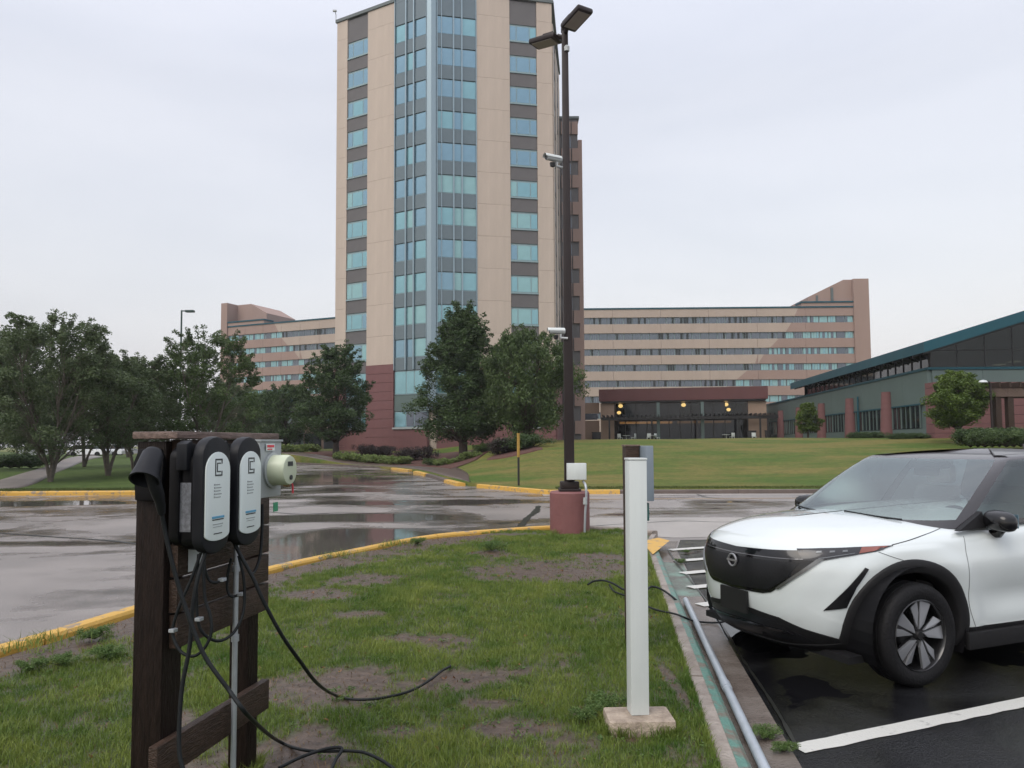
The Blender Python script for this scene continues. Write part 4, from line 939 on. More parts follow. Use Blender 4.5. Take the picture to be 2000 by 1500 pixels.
# ================================================================== PLANTS
TREES = {}
def tree(key, loc, rz=0, scale=1.0, label='', group=None, name='tree', h=8, w=3.5, base=1.4, stems=1, nclump=80, clump=.75, nleaf=120, leaf=.09, mat_='dark', shape='oval', bark='bark', tr=.13, seed=1, top=0, droop=0.0, spread=.5, sx=1.0):
    rng = np.random.RandomState(seed); rd = random.Random(seed)
    if key not in TREES:
        prof = {'oval': lambda t: math.sin(PI * min(1, max(0, t * .86 + .12))) ** .65, 'cone': lambda t: (1 - t) ** .75 * min(1, t * 4 + .45), 'open': lambda t: (.55 + .5 * math.sin(PI * t * .9)) * (1 - .35 * t), 'round': lambda t: math.sqrt(max(0, 1 - (2 * t - 1) ** 2))}[shape]
        mb = MB(); tips = []
        axes = []
        for s in range(stems):
            a = 2 * PI * s / stems + rd.random(); sp = spread if stems > 1 else .05
            pts = []
            for i in range(9):
                t = i / 8; r_ = sp * w * .55 * t ** 1.1; pts.append(Vector((math.cos(a) * r_ + rd.uniform(-.06, .06) * w * .3 * t, math.sin(a) * r_ + rd.uniform(-.06, .06) * w * .3 * t, t * h * (.90 if s == 0 else rd.uniform(.65, .88)))))
            r0 = tr / math.sqrt(stems) * 1.25
            mb.tube(pts, [r0 * (1.25 if i == 0 else 1) * (1 - .88 * i / 8) for i in range(9)], 8); axes.append(pts)
        cs, rs, ns = [], [], []
        for i in range(nclump):
            t = rd.random() ** .9; R = w * .5 * prof(t) * (1 + .18 * math.sin(3 * t + seed))
            a = rd.random() * 2 * PI; q = R * (rd.random() ** .42)
            lump = 1 + .22 * math.sin(a * 3 + seed + t * 5)
            z = base + t * (h - base)
            c = Vector((math.cos(a) * q * lump * sx, math.sin(a) * q * lump, z))
            ax = min(axes, key=lambda A: min((Vector((p.x, p.y, 0)) - Vector((c.x, c.y, 0))).length for p in A))
            zz = max(base * .7, z - q * .75 - .3); p0 = min(ax, key=lambda p: abs(p.z - zz))
            mid = p0.lerp(c, .5) + Vector((0, 0, .12 * q)); rr = max(.010, tr * .20 * (1 - t * .6))
            mb.tube([p0, mid, c], [rr, rr * .6, rr * .2], 5)
            cs.append(c); rr2 = clump * rd.uniform(.55, 1.25) * (1 - .35 * t if shape != 'round' else 1); rs.append(rr2); ns.append(int(nleaf * (rr2 / clump) ** 1.5) + 10)
        for i in range(top):      # airy twigs breaking the outline
            t = rd.uniform(.45, 1.0); a = rd.random() * 2 * PI; R = w * .5 * prof(t); z = base + t * (h - base)
            c0 = Vector((math.cos(a) * R * .8, math.sin(a) * R * .8, z)); d = Vector((math.cos(a) * .7, math.sin(a) * .7, rd.uniform(.4, 1.5))).normalized() * rd.uniform(.5, 1.1) * (h / 8)
            mb.tube([c0, c0 + d * .6, c0 + d + Vector((0, 0, -.05))], [.018, .012, .004], 4)
            for f_ in (.3, .6, .95): cs.append(c0 + d * f_); rs.append(clump * .30); ns.append(int(nleaf * .13) + 4)
        TREES[key] = (mb.mesh('trunk', M[bark], smooth=True), quads_mesh('crown', leaf_cloud(cs, rs, ns, leaf, .7, rng, droop), LEAF[mat_]))
    t_ = thing(name, label, 'tree', loc, rz, group); t_.scale = (scale,) * 3
    link('trunk', TREES[key][0], t_); link('crown', TREES[key][1], t_); return t_

def gz(x, y, zf): return Vector((x, y, zf(x, y)))
def at_lawn(px, Y, zf):
    q = P(px, 880, Y); return Vector((q.x, Y, zf(q.x, Y) - .03))
G1 = 'airy multi stemmed trees on the left lawn'
tree('A', at_lawn(100, 31.5, zleft), 0, 1, 'tallest multi stemmed tree at the far left, forked trunk beside the yellow kerb', G1, h=6.6, w=6.0, base=1.3, stems=5, nclump=150, clump=.56, nleaf=270, leaf=.060, mat_='drab', shape='open', bark='barkl', tr=.13, seed=11, top=150)
tree('B', at_lawn(212, 35, zleft), 0, 1, 'leaning V trunked tree second from the left behind the yellow kerb', G1, h=5.2, w=5.2, base=1.5, stems=3, nclump=112, clump=.56, nleaf=270, leaf=.060, mat_='drab', shape='open', bark='barkl', tr=.12, seed=12, top=110)
tree('C', at_lawn(262, 38.5, zleft), 0, 1, 'thin stemmed tree just left of the charger post, lacy top', G1, h=5.7, w=5.0, base=1.7, stems=3, nclump=85, clump=.52, nleaf=230, leaf=.060, mat_='drab', shape='open', bark='barkl', tr=.10, seed=13, top=120)
tree('D', at_lawn(402, 40, zleft), 0, 1, 'broad leaning tree rising directly behind the charging station', G1, h=7.1, w=6.2, base=2.2, stems=3, nclump=112, clump=.58, nleaf=270, leaf=.062, mat_='mid', shape='open', bark='barkl', tr=.13, seed=14, top=110)
tree('B', at_lawn(330, 46, zleft), 2.2, 1.12, 'tree in the gap below the green lamp post, behind the station', G1)
tree('A', at_lawn(-20, 40, zleft), 1.1, 1.08, 'tree cut by the left picture edge, farther than the tallest one', G1)
tree('C', at_lawn(165, 47, zleft), 2.0, 1.15, 'darker tree farther back between the two left trunks', G1)
tree('B', at_lawn(40, 52, zleft), 4.0, 1.05, 'low tree in the shade behind the park path', G1)
tree('A', at_lawn(455, 58, zleft), 3.0, .85, 'small tree beside the entrance canopy, right of the leaning one', G1)
tree('C', at_lawn(110, 70, zleft), 5.0, 1.15, 'far tree in the second row left of the path end', G1)
tree('B', at_lawn(250, 75, zleft), 1.0, 1.2, 'far tree in the second row right of the path end', G1)
tree('A', at_lawn(-110, 62, zleft), 5.3, 1.1, 'hardly seen tree beyond the left picture edge', G1)
def at_hill(px, Y): q = P(px, 880, Y); return Vector((q.x, Y, zl(q.x, Y) - .03))
tree('E', at_hill(656, 66), 0, 1, 'dark oval street tree left of the tower base by the far pavement', 'dense trees before the tower', h=9.3, w=6.3, base=1.7, stems=1, nclump=170, clump=.85, nleaf=270, leaf=.10, mat_='dark', shape='oval', tr=.22, seed=21, top=80)
tree('F', at_hill(562, 76), 1.0, 1, 'lower spreading dark tree left of the oval street tree', 'dense trees before the tower', h=6.6, w=7.5, base=1.0, stems=2, nclump=150, clump=.9, nleaf=240, leaf=.10, mat_='dark', shape='oval', tr=.2, seed=22, top=60)
tree('F', Vector((P(500, 880, 90).x, 90, .4)), 3.0, 1.1, 'dark tree under the entrance canopy edge, lowest of the row', 'dense trees before the tower')
tree('H', at_hill(905, 54), 0, 1, 'tallest tree before the tower, pointed crown on a split trunk', 'dense trees before the tower', h=10.4, w=9.6, base=1.4, stems=2, nclump=290, clump=.84, nleaf=270, leaf=.095, mat_='dark', shape='cone', tr=.30, seed=23, top=110, spread=.18)
tree('I', at_hill(1030, 50), 0, 1, 'drooping willowy tree right of the tallest one, over the yellow stake', 'dense trees before the tower', h=7.5, w=6.2, base=1.5, stems=3, nclump=160, clump=.74, nleaf=240, leaf=.09, mat_='mid', shape='oval', tr=.20, seed=24, top=90, droop=1.3, spread=.35)
tree('J', at_hill(1010, 55), .8, 1, 'smaller dark tree squeezed between the pointed and the drooping tree', 'dense trees before the tower', h=7.3, w=5.6, base=1.2, stems=2, nclump=140, clump=.8, nleaf=170, leaf=.12, mat_='dark', shape='oval', tr=.16, seed=25, top=50)
tree('K', Vector((P(1872, 850, 45).x, 45, 1.85)), 0, 1, 'round bright green tree before the rose wall of the hall', None, h=3.85, w=2.7, base=.9, stems=1, nclump=190, clump=.55, nleaf=260, leaf=.075, mat_='bright', shape='oval', tr=.13, seed=31, top=50)
tree('L', Vector((P(1578, 850, 68).x, 68, 1.8)), 0, 1, 'small bright green tree between the rose columns of the hall', None, h=3.3, w=1.7, base=.9, stems=1, nclump=90, clump=.45, nleaf=220, leaf=.075, mat_='bright', shape='oval', tr=.09, seed=32, top=24)
# background belt at the left horizon
for i, (x, y, s_) in enumerate([(-95, 120, 1.5), (-80, 128, 1.7), (-64, 122, 1.5), (-50, 130, 1.6), (-112, 115, 1.6), (-130, 110, 1.7), (-36, 126, 1.3), (-72, 140, 1.9), (-104, 140, 1.9)]):
    tree(['E', 'F', 'J'][i % 3], Vector((x, y, .3)), i * 1.3, s_ * .8, nth(i, 9, 'dark tree in the distant row beyond the park lawn'), 'distant tree row at the left horizon')

SH = {}
def shrub(kind, loc, size, label, group, seed=1, rz=0):
    key = (kind, seed)
    if key not in SH:
        rng = np.random.RandomState(seed); rd = random.Random(seed)
        cs = [Vector((rd.gauss(0, .33), rd.gauss(0, .33), .25 + rd.random() * .5)) for _ in range(26)]
        lf = {'hosta': .10, 'purple': .045, 'dark': .05, 'weed': .05, 'mid': .05}[kind]
        SH[key] = quads_mesh('foliage', leaf_cloud(cs, [.26] * 26, [110 if kind != 'hosta' else 60] * 26, lf, .9, rng), LEAF[kind])
        st = MB()
        for c in cs[:9]: st.tube([(0, 0, 0), tuple(c * .6), tuple(c)], [.03, .02, .006], 4)
        SH[(key, 's')] = st.mesh('stem', M['bark'])
    t_ = thing('shrub', label, 'shrub', loc, rz, group); t_.scale = size
    link('foliage', SH[key], t_); link('stem', SH[(key, 's')], t_); return t_
def srow(kind, pxs, Y, size, label, group):
    pxs = list(pxs)
    for i, px in enumerate(pxs):
        q = at_hill(px, Y if not callable(Y) else Y(px)); k = random.uniform(.85, 1.15)
        shrub(kind, q, (size[0] * k, size[1] * k, size[2] * random.uniform(.85, 1.15)), nth(i, len(pxs), label), group, 1 + i % 3, random.random() * 6)
srow('hosta', range(668, 792, 11), lambda p: 62 - (p - 668) * .06, (.75, .75, .75), 'pale green hosta clump in the row along the pavement before the tower', 'hostas along the bed edge')
srow('hosta', [560, 575, 590, 612], 71, (.8, .8, .8), 'pale green hosta clump at the foot of the oval street tree', 'hostas by the street tree')
srow('hosta', [862, 880, 905, 925], 49, (.6, .6, .5), 'low yellow green plant at the near edge of the mulch bed', 'plants at the near bed edge')
srow('purple', [716, 735, 752], 65, (1.3, 1.2, 1.1), 'purple leaved shrub behind the hosta row', 'purple shrubs in the bed')
srow('purple', [792, 806, 830], 59, (1.2, 1.2, 1.2), 'purple leaved shrub at the right end of the hosta row', 'purple shrubs at the row end')
srow('purple', [972, 985], 46, (1.0, 1.0, 1.0), 'greyish purple shrub left of the yellow stake', 'purple shrubs by the stake')
srow('dark', [1002, 1022, 1035], 46, (1.4, 1.3, 1.0), 'low dark green shrub behind the yellow stake', 'dark shrubs by the stake')
srow('mid', [842, 940, 955], 51, (.9, .9, .6), 'low green ground plant under the tall tree', 'ground plants under the tall tree')
hz = lambda px, Y: Vector((P(px, 850, Y).x, Y, 1.7))
for i, px in enumerate([1672, 1684, 1700, 1722]): shrub('dark', hz(px, 55), (.9, .9, .75), nth(i, 4, 'low dark shrub against the hall plinth by a rose column'), 'shrubs along the hall plinth', 1 + i % 3, i)
for i, px in enumerate([1752, 1770, 1790, 1800]): shrub('dark', hz(px, 51), (.8, .8, .6), nth(i, 4, 'low dark shrub under the hall windows near the rose corner'), 'shrubs under the hall windows', 1 + i % 3, i)
for i, px in enumerate(range(1895, 2005, 14)): shrub('dark', Vector((P(px, 850, 41).x, 41, 1.35)), (1.25, 1.2, 1.15), nth(i, 8, 'dark clipped shrub in the hedge under the brown pergola'), 'hedge shrubs at the right edge', 1 + i % 3, i)
for i, px in enumerate(range(1920, 2010, 20)): shrub('mid', Vector((P(px, 850, 38.5).x, 38.5, 1.45)), (1.1, 1.0, .85), nth(i, 5, 'greener shrub in front of the hedge at the right edge'), 'front shrubs at the right edge', 1 + i % 3, i)
for i, px in enumerate([0, 20, 38, 60]): shrub('dark', Vector((P(px, 900, 44).x, 44, .45)), (1.6, 1.3, .9), nth(i, 4, 'dark ground shrub in the shade at the far left lawn'), 'shade shrubs at the far left', 1 + i % 3, i)
# weeds on the kerb and in cracks
for i, (px, py, s_, lab) in enumerate([(185, 1248, .15, 'upright weed growing over the yellow kerb left of the post'), (60, 1310, .11, 'weed clump at the kerb nearest the left edge'), (120, 1300, .12, 'spreading weed beside the kerb at the left'), (210, 1285, .14, 'broad weed clump on the muddy strip'),
        (815, 1062, .14, 'little weed on the yellow kerb near the puddle reflection'), (1180, 1385, .13, 'clover tuft at the left corner of the concrete block'), (1150, 1405, .12, 'clover tuft left of the concrete block'), (1330, 1100, .09, 'weed row start in the gutter joint'), (1340, 1080, .07, 'weed in the lot corner by the hatch lines'), (1495, 1440, .10, 'moss tuft at the gutter edge by the white line'), (1530, 1468, .08, 'moss tuft at the tip of the white line'), (960, 1075, .2, 'weed tuft left of the red lamp base')]):
    shrub('weed', G(px, py, .1 if px < 1300 else .01), (s_, s_, s_ * .8), lab, None, 1 + i % 3, i)

# ---- poles and small street things beyond
gp = Vector((P(353, 700, 62).x, 62, .4)); H1 = P(353, 606, 62).z
lp = thing('street_lamp', 'dark green lamp post with a single head above the left trees', 'street lamp', gp, 0)
MB().tube([(0, 0, 0), (0, 0, H1 - .4)], [.11, .07], 8).build('pole', M['greenpole'], lp)
b = MB(); b.box((0, -.06, H1 - .5), (.45, .06, H1 - .42)); b.build('arm', M['greenpole'], lp)
b = MB(); b.box((.35, -.2, H1 - .58), (1.05, .2, H1 - .40)); b.build('lamp_head', M['greenpole'], lp, bevel=.03)
hp = Vector((P(1936, 800, 44).x, 44, 1.4)); 
lp = thing('path_lamp', 'short dark lamp with a white head beside the bright tree', 'street lamp', hp, 0)
hz_ = P(1936, 745, 44).z - 1.4
MB().tube([(0, 0, 0), (0, 0, hz_ - .15), (-.08, 0, hz_ - .02), (-.25, 0, hz_)], .06, 8).build('pole', M['bronze'], lp)
b = MB(); b.lathe([(.01, .12), (.18, .08), (.27, -.03), (.25, -.06), (.01, -.06)], 14); b.build('lamp_head', M['whitebox'], lp, (-.42, 0, hz_ - .02), smooth=True)
sp = G(1013, 948, .15); q = P(1013, 846, sp.y)
st = thing('marker_stake', 'slim marker stake, yellow above and black below, on the hill lawn', 'stake', sp)
zt = q.z - sp.z; zmid = P(1013, 893, sp.y).z - sp.z
MB().tube([(0, 0, -.1), (0, 0, zmid)], .04, 8).build('lower_post', M['blackmetal'], st); MB().tube([(0, 0, zmid + .001), (0, 0, zt)], .055, 8).build('sleeve', mat('stake_yellow', (.34, .21, .04), .55, var=.2, scale=6), st)
# far parked cars between the trunks
def small_car(loc, rz, m_, lab):
    t_ = thing('parked_car', lab, 'car', loc, rz, 'cars parked far beyond the left lawn')
    Mx = Matrix(((1, 0, 0, 0), (0, 0, 1, 0), (0, 1, 0, 0), (0, 0, 0, 1)))
    MB().prism([(-2.2, .3), (2.2, .3), (2.25, .7), (2.1, .92), (-2.0, .95), (-2.25, .75)], -.88, .88, Mx).build('body', m_, t_, bevel=.06)
    MB().prism([(-1.7, .94), (1.15, .92), (.55, 1.42), (-1.2, 1.46)], -.74, .74, Mx).build('cabin', M['glassdd'], t_, bevel=.06)
    MB().prism([(-1.25, 1.455), (.58, 1.42), (.5, 1.47), (-1.1, 1.5)], -.70, .70, Mx).build('roof', m_, t_)
    Mw = Matrix.Rotation(PI / 2, 4, 'X')
    for x in (-1.4, 1.4):
        for y in (-.8, .8): MB().lathe([(.01, -.1), (.32, -.1), (.34, 0), (.32, .1), (.01, .1)], 16, Matrix.Translation((x, y, .34)) @ Mw).build('wheel', M['rubber'], t_)
cw = mat('far_car_white', (.75, .77, .8), .25, coat=.6); cs_ = mat('far_car_silver', (.45, .47, .5), .25, metal=.4, coat=.5)
for i, (px, Y, mm, lab) in enumerate([(175, 88, cw, 'white car seen between trunks left of the forked tree'), (205, 90, cw, 'white car in the middle of the far row'), (80, 86, cs_, 'silver car at the far left behind the trees'), (232, 96, cs_, 'silver car just left of the charger post, far away')]):
    q = P(px, 880, Y); small_car(Vector((q.x, Y, .35)), .15 * i, mm, lab)
# ================================================================== CHARGING STATION
K0 = Vector((-1.443, 3.10, 0.075)); KANG = math.atan2(.982, .187)
# local frame: x along the boards away from the camera, -y towards the viewer's right (front), z up
KM = Matrix.Translation(K0) @ Matrix.Rotation(KANG, 4, 'Z')
def kw(x, y, z): return KM @ Vector((x, y, z))
stn = thing('charging_station', 'brown timber frame of two posts and planks carrying two chargers', 'charging station', K0, KANG)
def bx(name, a, b, m, parent, bevel=0.006):
    o = MB().box((0, 0, 0), (b[0] - a[0], b[1] - a[1], b[2] - a[2])).build(name, m, parent, a, bevel=bevel, smooth=bool(bevel)); return o
zz = lambda z: z - K0.z
bx('post', (0, 0, -.3), (.13, .135, zz(1.745)), M['woodpost'], stn)
bx('post', (.66, 0, -.3), (.76, .10, zz(1.735)), M['woodpost'], stn)
for i, (a, b) in enumerate([(.885, 1.022), (1.032, 1.168), (1.178, 1.314), (1.322, 1.46), (1.468, 1.602), (1.61, 1.752)]):
    e = random.uniform(-.006, .006)
    bx('plank', (.035 + e, -.040 + e * .4, zz(a)), (.785 + e, -.002, zz(b)), M['wood'], stn, .004)
bx('lower_plank', (-.075, -.042, zz(.385)), (.80, -.002, zz(.53)), M['wood'], stn, .004)
bx('cap_board', (-.02, -.065, zz(1.756)), (.83, .145, zz(1.786)), M['woodtop'], stn, .005)

def charger(s0, s1, z0, z1, label):
    wd = s1 - s0; ht = z1 - z0
    root = thing('ev_charger', label, 'ev charger', kw(s0, -.042, zz(z0)), KANG, 'wall mounted car chargers on the station')
    Mx = Matrix(((1, 0, 0, 0), (0, 0, -1, 0), (0, 1, 0, 0), (0, 0, 0, 1)))   # prism (x,z) extruded towards the front (-y)
    def arch(x0, x1, za, zb, rt, rb, n=10, bow=0):
        c = (x0 + x1) / 2; r = (x1 - x0) / 2; pts = []
        for i in range(n + 1):
            t = PI * i / n; pts.append((c + r * math.cos(t), zb - rt + rt * math.sin(t)))
        for i in range(n + 1):
            t = PI + PI * i / n; pts.append((c + r * math.cos(t) * (1 - .16 * 0), za + rb + rb * math.sin(t)))
        return pts
    # backplate, main case, front shell
    MB().prism(arch(0.0, wd, .03, ht - .03, .06, .05), 0, .045, Mx).build('back_plate', M['plastic2'], root, bevel=.004, smooth=True)
    MB().prism(arch(0.012, wd - .012, .015, ht - .05, .07, .06), .045, .10, Mx).build('case', M['plastic2'], root, bevel=.006, smooth=True)
    MB().prism(arch(0.004, wd - .004, 0, ht, .085, .075), .10, .150, Mx).build('front_shell', M['plastic'], root, bevel=.012, smooth=True)
    f0 = .150
    MB().prism(arch(0.017, wd - .017, .055, ht - .065, .078, .028, 14), f0, f0 + .007, Mx).build('front_panel', M['face'], root, bevel=.003, smooth=True)
    # mounting lug with a hook and lock hole at the top rear
    b = MB(); b.prism([(.02, ht - .14), (.075, ht - .14), (.085, ht - .06), (.055, ht - .015), (.02, ht - .03)], .035, .085, Mx); b.build('lug', M['plastic'], root, (-.03, 0, 0), bevel=.008, smooth=True)
    # rating label on the left cheek
    b = MB(); b.box((-.0015, -.094, .10), (.0, -.022, .30)); b.build('side_label', M['label'], root, (.0115, 0, 0))
    # printed mark and lines on the panel
    c = wd / 2; y = -(f0 + .0085); zt = ht - .13
    def rect(b, x0, x1, z0_, z1_): b.box((x0, y, z0_), (x1, y + .002, z1_))
    b = MB(); hw, hh, th_ = .026, .036, .006
    rect(b, c - hw, c - hw + th_, zt - hh, zt + hh); rect(b, c - hw + th_, c + hw, zt + hh - th_, zt + hh); rect(b, c - hw + th_, c + hw, zt - hh, zt - hh + th_)
    rect(b, c + hw - th_, c + hw, zt + hh * .42, zt + hh - th_); rect(b, c + hw - th_, c + hw, zt - hh + th_, zt - hh * .42)
    rect(b, c - hw * .5, c - hw * .3, zt - hh * .55, zt + hh * .55); rect(b, c - hw * .3, c + hw * .55, zt + hh * .42, zt + hh * .55); rect(b, c - hw * .3, c + hw * .55, zt - hh * .55, zt - hh * .42)
    b.build('emblem', M['ink'], root)
    b = MB()
    for i, (l1) in enumerate((.030, .040, .034, .042, .036)): rect(b, c - .032, c - .024, zt - .075 - i * .013, zt - .068 - i * .013); rect(b, c - .020, c - .020 + l1, zt - .074 - i * .013, zt - .070 - i * .013)
    b.build('status_print', M['greyink'], root)
    b = MB(); rect(b, c - .043, c + .045, .148, .157); b.build('blue_stripe', M['blueink'], root)
    b = MB(); rect(b, c - .040, c + .040, .1405, .145); rect(b, c - .030, c + .030, .083, .087); b.build('name_print', M['ink'], root)
    b = MB(); rect(b, c - .036, c + .036, .122, .1255); rect(b, c - .034, c + .030, .112, .1145); b.build('small_print', M['greyink'], root)
    return root
ch1 = charger(-.035, .175, 1.275, 1.765, 'nearer black wall charger with white front panel, beside the dark post')
ch2 = charger(.222, .432, 1.275, 1.765, 'farther black wall charger with white front panel, beside the grey meter box')

# meter box with round meter
mbx = thing('electric_meter', 'grey steel meter box with round cream meter on the station', 'meter box', kw(.455, -.042, zz(1.475)), KANG)
bx('box', (0, -.125, 0), (.21, 0, .275), M['meterbox'], mbx, .006)
bx('box_lid', (-.004, -.132, .268), (.214, .002, .278), M['meterbox'], mbx, .002)
Ry = Matrix.Translation((.115, -.125, .13)) @ Matrix.Rotation(PI / 2, 4, 'X')
MB().lathe([(.001, 0), (.084, 0), (.086, .012), (.080, .014), (.001, .014)], 32, Ry).build('meter_ring', M['meterbox'], mbx, smooth=True)
MB().lathe([(.074, .014), (.074, .085), (.068, .097), (.055, .100), (.001, .100)], 32, Ry).build('meter_dome', M['meterface'], mbx, smooth=True)
b = MB(); b.box((.085, -.2265, .15), (.135, -.2245, .172)); b.build('display', M['ink'], mbx)
b = MB(); b.lathe([(.001, 0), (.012, 0), (.012, .006), (.001, .006)], 12, Matrix.Translation((.115, -.2245, .095)) @ Matrix.Rotation(PI / 2, 4, 'X')); b.build('seal_screw', M['ink'], mbx)
b = MB(); b.box((.045, -.134, .225), (.125, -.1325, .258)); b.build('warning_label', M['face'], mbx)
b = MB(); b.box((.052, -.1355, .24), (.118, -.1342, .252)); b.box((.055, -.1355, .229), (.10, -.1342, .234)); b.build('warning_print', M['redink'], mbx)
b = MB(); b.tube([(.16, -.205, .075), (.165, -.21, .05), (.166, -.211, .015)], .005, 6); b.build('red_seal_tag', M['redink'], mbx)
b = MB(); b.tube([(.10, -.20, .06), (.14, -.20, .055)], .008, 8); b.build('brass_lock', mat('brass', (.35, .2, .08), .4, metal=.6), mbx)

# connector dock on the near post and its plug
dock = thing('connector_dock', 'charcoal plug holster with hooded connector on the near post', 'connector dock', kw(0, .06, zz(1.60)), KANG)
b = MB(); b.prism([(-.06, -.10), (.06, -.10), (.07, .06), (.045, .115), (-.045, .115), (-.07, .06)], 0, .03, Matrix(((0, 0, -1, 0), (1, 0, 0, 0), (0, 1, 0, 0), (0, 0, 0, 1)))); b.build('plate', M['plastic2'], dock, bevel=.008, smooth=True)
cr_ = MB(); Mr = Matrix.Translation((-.05, .0, .02)) @ Matrix.Rotation(math.radians(-62), 4, 'Y') @ Matrix.Rotation(math.radians(-28), 4, 'X')
D0 = Vector((0, .06, zz(1.60)))
ha = KM.inverted() @ P(300, 884, 2.96) - D0; hb = KM.inverted() @ P(281, 938, 2.88) - D0; ax_ = (hb - ha).normalized(); Mr = Matrix.Translation(ha) @ ax_.to_track_quat('Z', 'Y').to_matrix().to_4x4(); hl0 = (hb - ha).length
cr_.lathe([(.001, -.012), (.030, -.008), (.040, .010), (.046, hl0 * .6), (.056, hl0), (.050, hl0 + .001), (.040, hl0 * .5), (.001, hl0 * .3)], 28, Mr); cr_.build('socket_hood', M['plastic'], dock, smooth=True)
b = MB(); b.lathe([(.001, 0), (.008, 0), (.008, .004), (.001, .005)], 10, Matrix.Translation((-.031, .01, .085)) @ Matrix.Rotation(-PI / 2, 4, 'Y')); b.build('screw', M['galv'], dock)
hp_ = [P(292, 910, 2.90), P(301, 942, 2.92), P(311, 975, 2.96), P(316, 1003, 2.99)]
hd = MB(); hd.tube(catmull([KM.inverted() @ p - Vector((0, .06, zz(1.60))) for p in hp_], 5), [.024, .0255, .026, .026, .026, .026, .026, .025, .024, .023, .021, .019, .019, .018, .016, .014], 14); hd.build('plug_handle', M['plastic'], dock, smooth=True, sharp=60)

# cables
def cable(name, pxs, r, label, group=None, m=None, cat='cable', sub=8):
    pts = [P(x, y, Y) if z is None else G(x, y, z) for x, y, Y, z in pxs]
    q = catmull(pts, sub); o = pts[0].copy()
    t_ = MB().tube([p - o for p in q], r, 10).build(name, m or M['rubber'], None, o, smooth=True, sharp=70)
    return tag(t_, label, cat, group)
gr = .125
cable('cable', [(316, 1003, 2.99, None), (322, 1035, 3.0, None), (333, 1085, 3.0, None), (352, 1155, 3.0, None), (377, 1228, 2.99, None), (402, 1285, 2.98, None), (445, 1345, 2.97, None), (490, 1403, 3.02, None), (545, 1448, 3.5, gr), (600, 1466, 3.5, gr), (690, 1467, 3.5, gr), (725, 1475, 3.5, gr), (767, 1500, 3.5, gr), (830, 1560, 3, gr)], .0085,
      'thick black cable sweeping from the holster to the bottom edge of the grass')
cable('cable', [(452, 1048, 3.36, None), (470, 1085, 3.34, None), (495, 1130, 3.33, None), (515, 1175, 3.33, None), (550, 1240, 3.38, None), (585, 1290, 3.5, None), (620, 1335, 3.8, None), (655, 1358, 4, gr), (690, 1366, 4, gr), (740, 1364, 4, gr), (800, 1350, 4, gr), (840, 1328, 4, gr), (862, 1311, 4, gr), (880, 1301, 4, gr - .01)], .0085,
      'black cable falling from the farther charger and ending on the bare soil')
cable('cable', [(402, 1078, 3.10, None), (386, 1130, 3.06, None), (376, 1190, 3.04, None), (370, 1265, 3.02, None), (356, 1340, 3.0, None), (350, 1420, 2.98, None), (351, 1475, 2.96, None), (360, 1510, 2.95, None)], .0085, 'black cable hanging straight down in front of the lower plank')
cable('cable', [(392, 1080, 3.12, None), (374, 1130, 3.10, None), (352, 1180, 3.08, None), (338, 1225, 3.08, None), (341, 1252, 3.07, None), (356, 1275, 3.06, None), (380, 1281, 3.06, None), (402, 1262, 3.07, None), (413, 1232, 3.08, None), (410, 1200, 3.09, None), (400, 1165, 3.1, None), (397, 1090, 3.12, None)], .0065, 'thin black cable looped under the nearer charger')
cable('cable', [(388, 1082, 3.14, None), (384, 1140, 3.12, None), (386, 1208, 3.11, None), (398, 1238, 3.12, None), (425, 1252, 3.16, None), (452, 1240, 3.25, None), (470, 1212, 3.3, None), (477, 1180, 3.33, None), (476, 1130, 3.35, None), (466, 1085, 3.36, None)], .0065, 'thin black cable slung between the two chargers')
cable('cable', [(452, 1090, 3.38, None), (445, 1120, 3.38, None), (444, 1150, 3.38, None), (452, 1165, 3.38, None), (472, 1160, 3.4, None)], .006, 'short black lead curling to a fitting beside the conduit')
cable('cable', [(398, 1085, 3.15, None), (400, 1110, 3.14, None), (408, 1132, 3.15, None), (420, 1138, 3.16, None), (435, 1133, 3.2, None)], .006, 'short black lead under the nearer charger ending at a fitting')
cable('cable', [(512, 985, 3.62, None), (512, 1030, 3.6, None), (508, 1085, 3.55, None), (498, 1115, 3.5, None), (490, 1122, 3.46, None)], .007, 'black lead below the meter box joining the conduit')
cable('cable', [(545, 1500, 3, gr), (590, 1478, 3, gr), (640, 1462, 3, gr + .02), (668, 1462, 3, gr + .02), (655, 1485, 3, gr), (645, 1510, 3, gr)], .0085, 'black cable looped over the thick one on the grass at the bottom')
# conduit and white plate on the planks
cd = MB(); ctop = kw(.42, -.075, zz(1.29)); cb = Vector((ctop.x, ctop.y, .02))
cdt = thing('conduit', 'galvanised steel conduit running down from the farther charger to the ground', 'conduit', cb)
h_ = ctop.z - cb.z
MB().tube([(0, 0, 0), (0, 0, h_)], .0125, 14).build('pipe', M['galv'], cdt, smooth=True)
for z in (.80, 1.12): MB().lathe([(.0126, z), (.018, z), (.018, z + .03), (.0126, z + .03)], 14).build('coupling', M['galv'], cdt, smooth=True)
for i, (px, py, Y) in enumerate([(338, 1231, 3.07), (389, 1209, 3.09), (434, 1132, 3.19), (471, 1160, 3.39)]):
    b = MB(); b.box((-.014, -.012, -.007), (.014, .012, .007)); o = b.build('cable_clip', M['galv'], None, P(px, py, Y), KANG, bevel=.002)
    tag(o, ['silver cable clip at the left of the lower middle plank', 'silver cable clip in the middle of the lower plank', 'silver fitting on the upper plank under the nearer charger', 'silver fitting beside the conduit'][i], 'clip')
b = MB(); b.box((0, -.003, 0), (.10, 0, .10)); o = b.build('junction_cover', M['whitebox'], None, kw(.10, -.043, zz(1.19)), KANG, bevel=.001); tag(o, 'small pale cover plate on the plank between the chargers', 'cover plate')
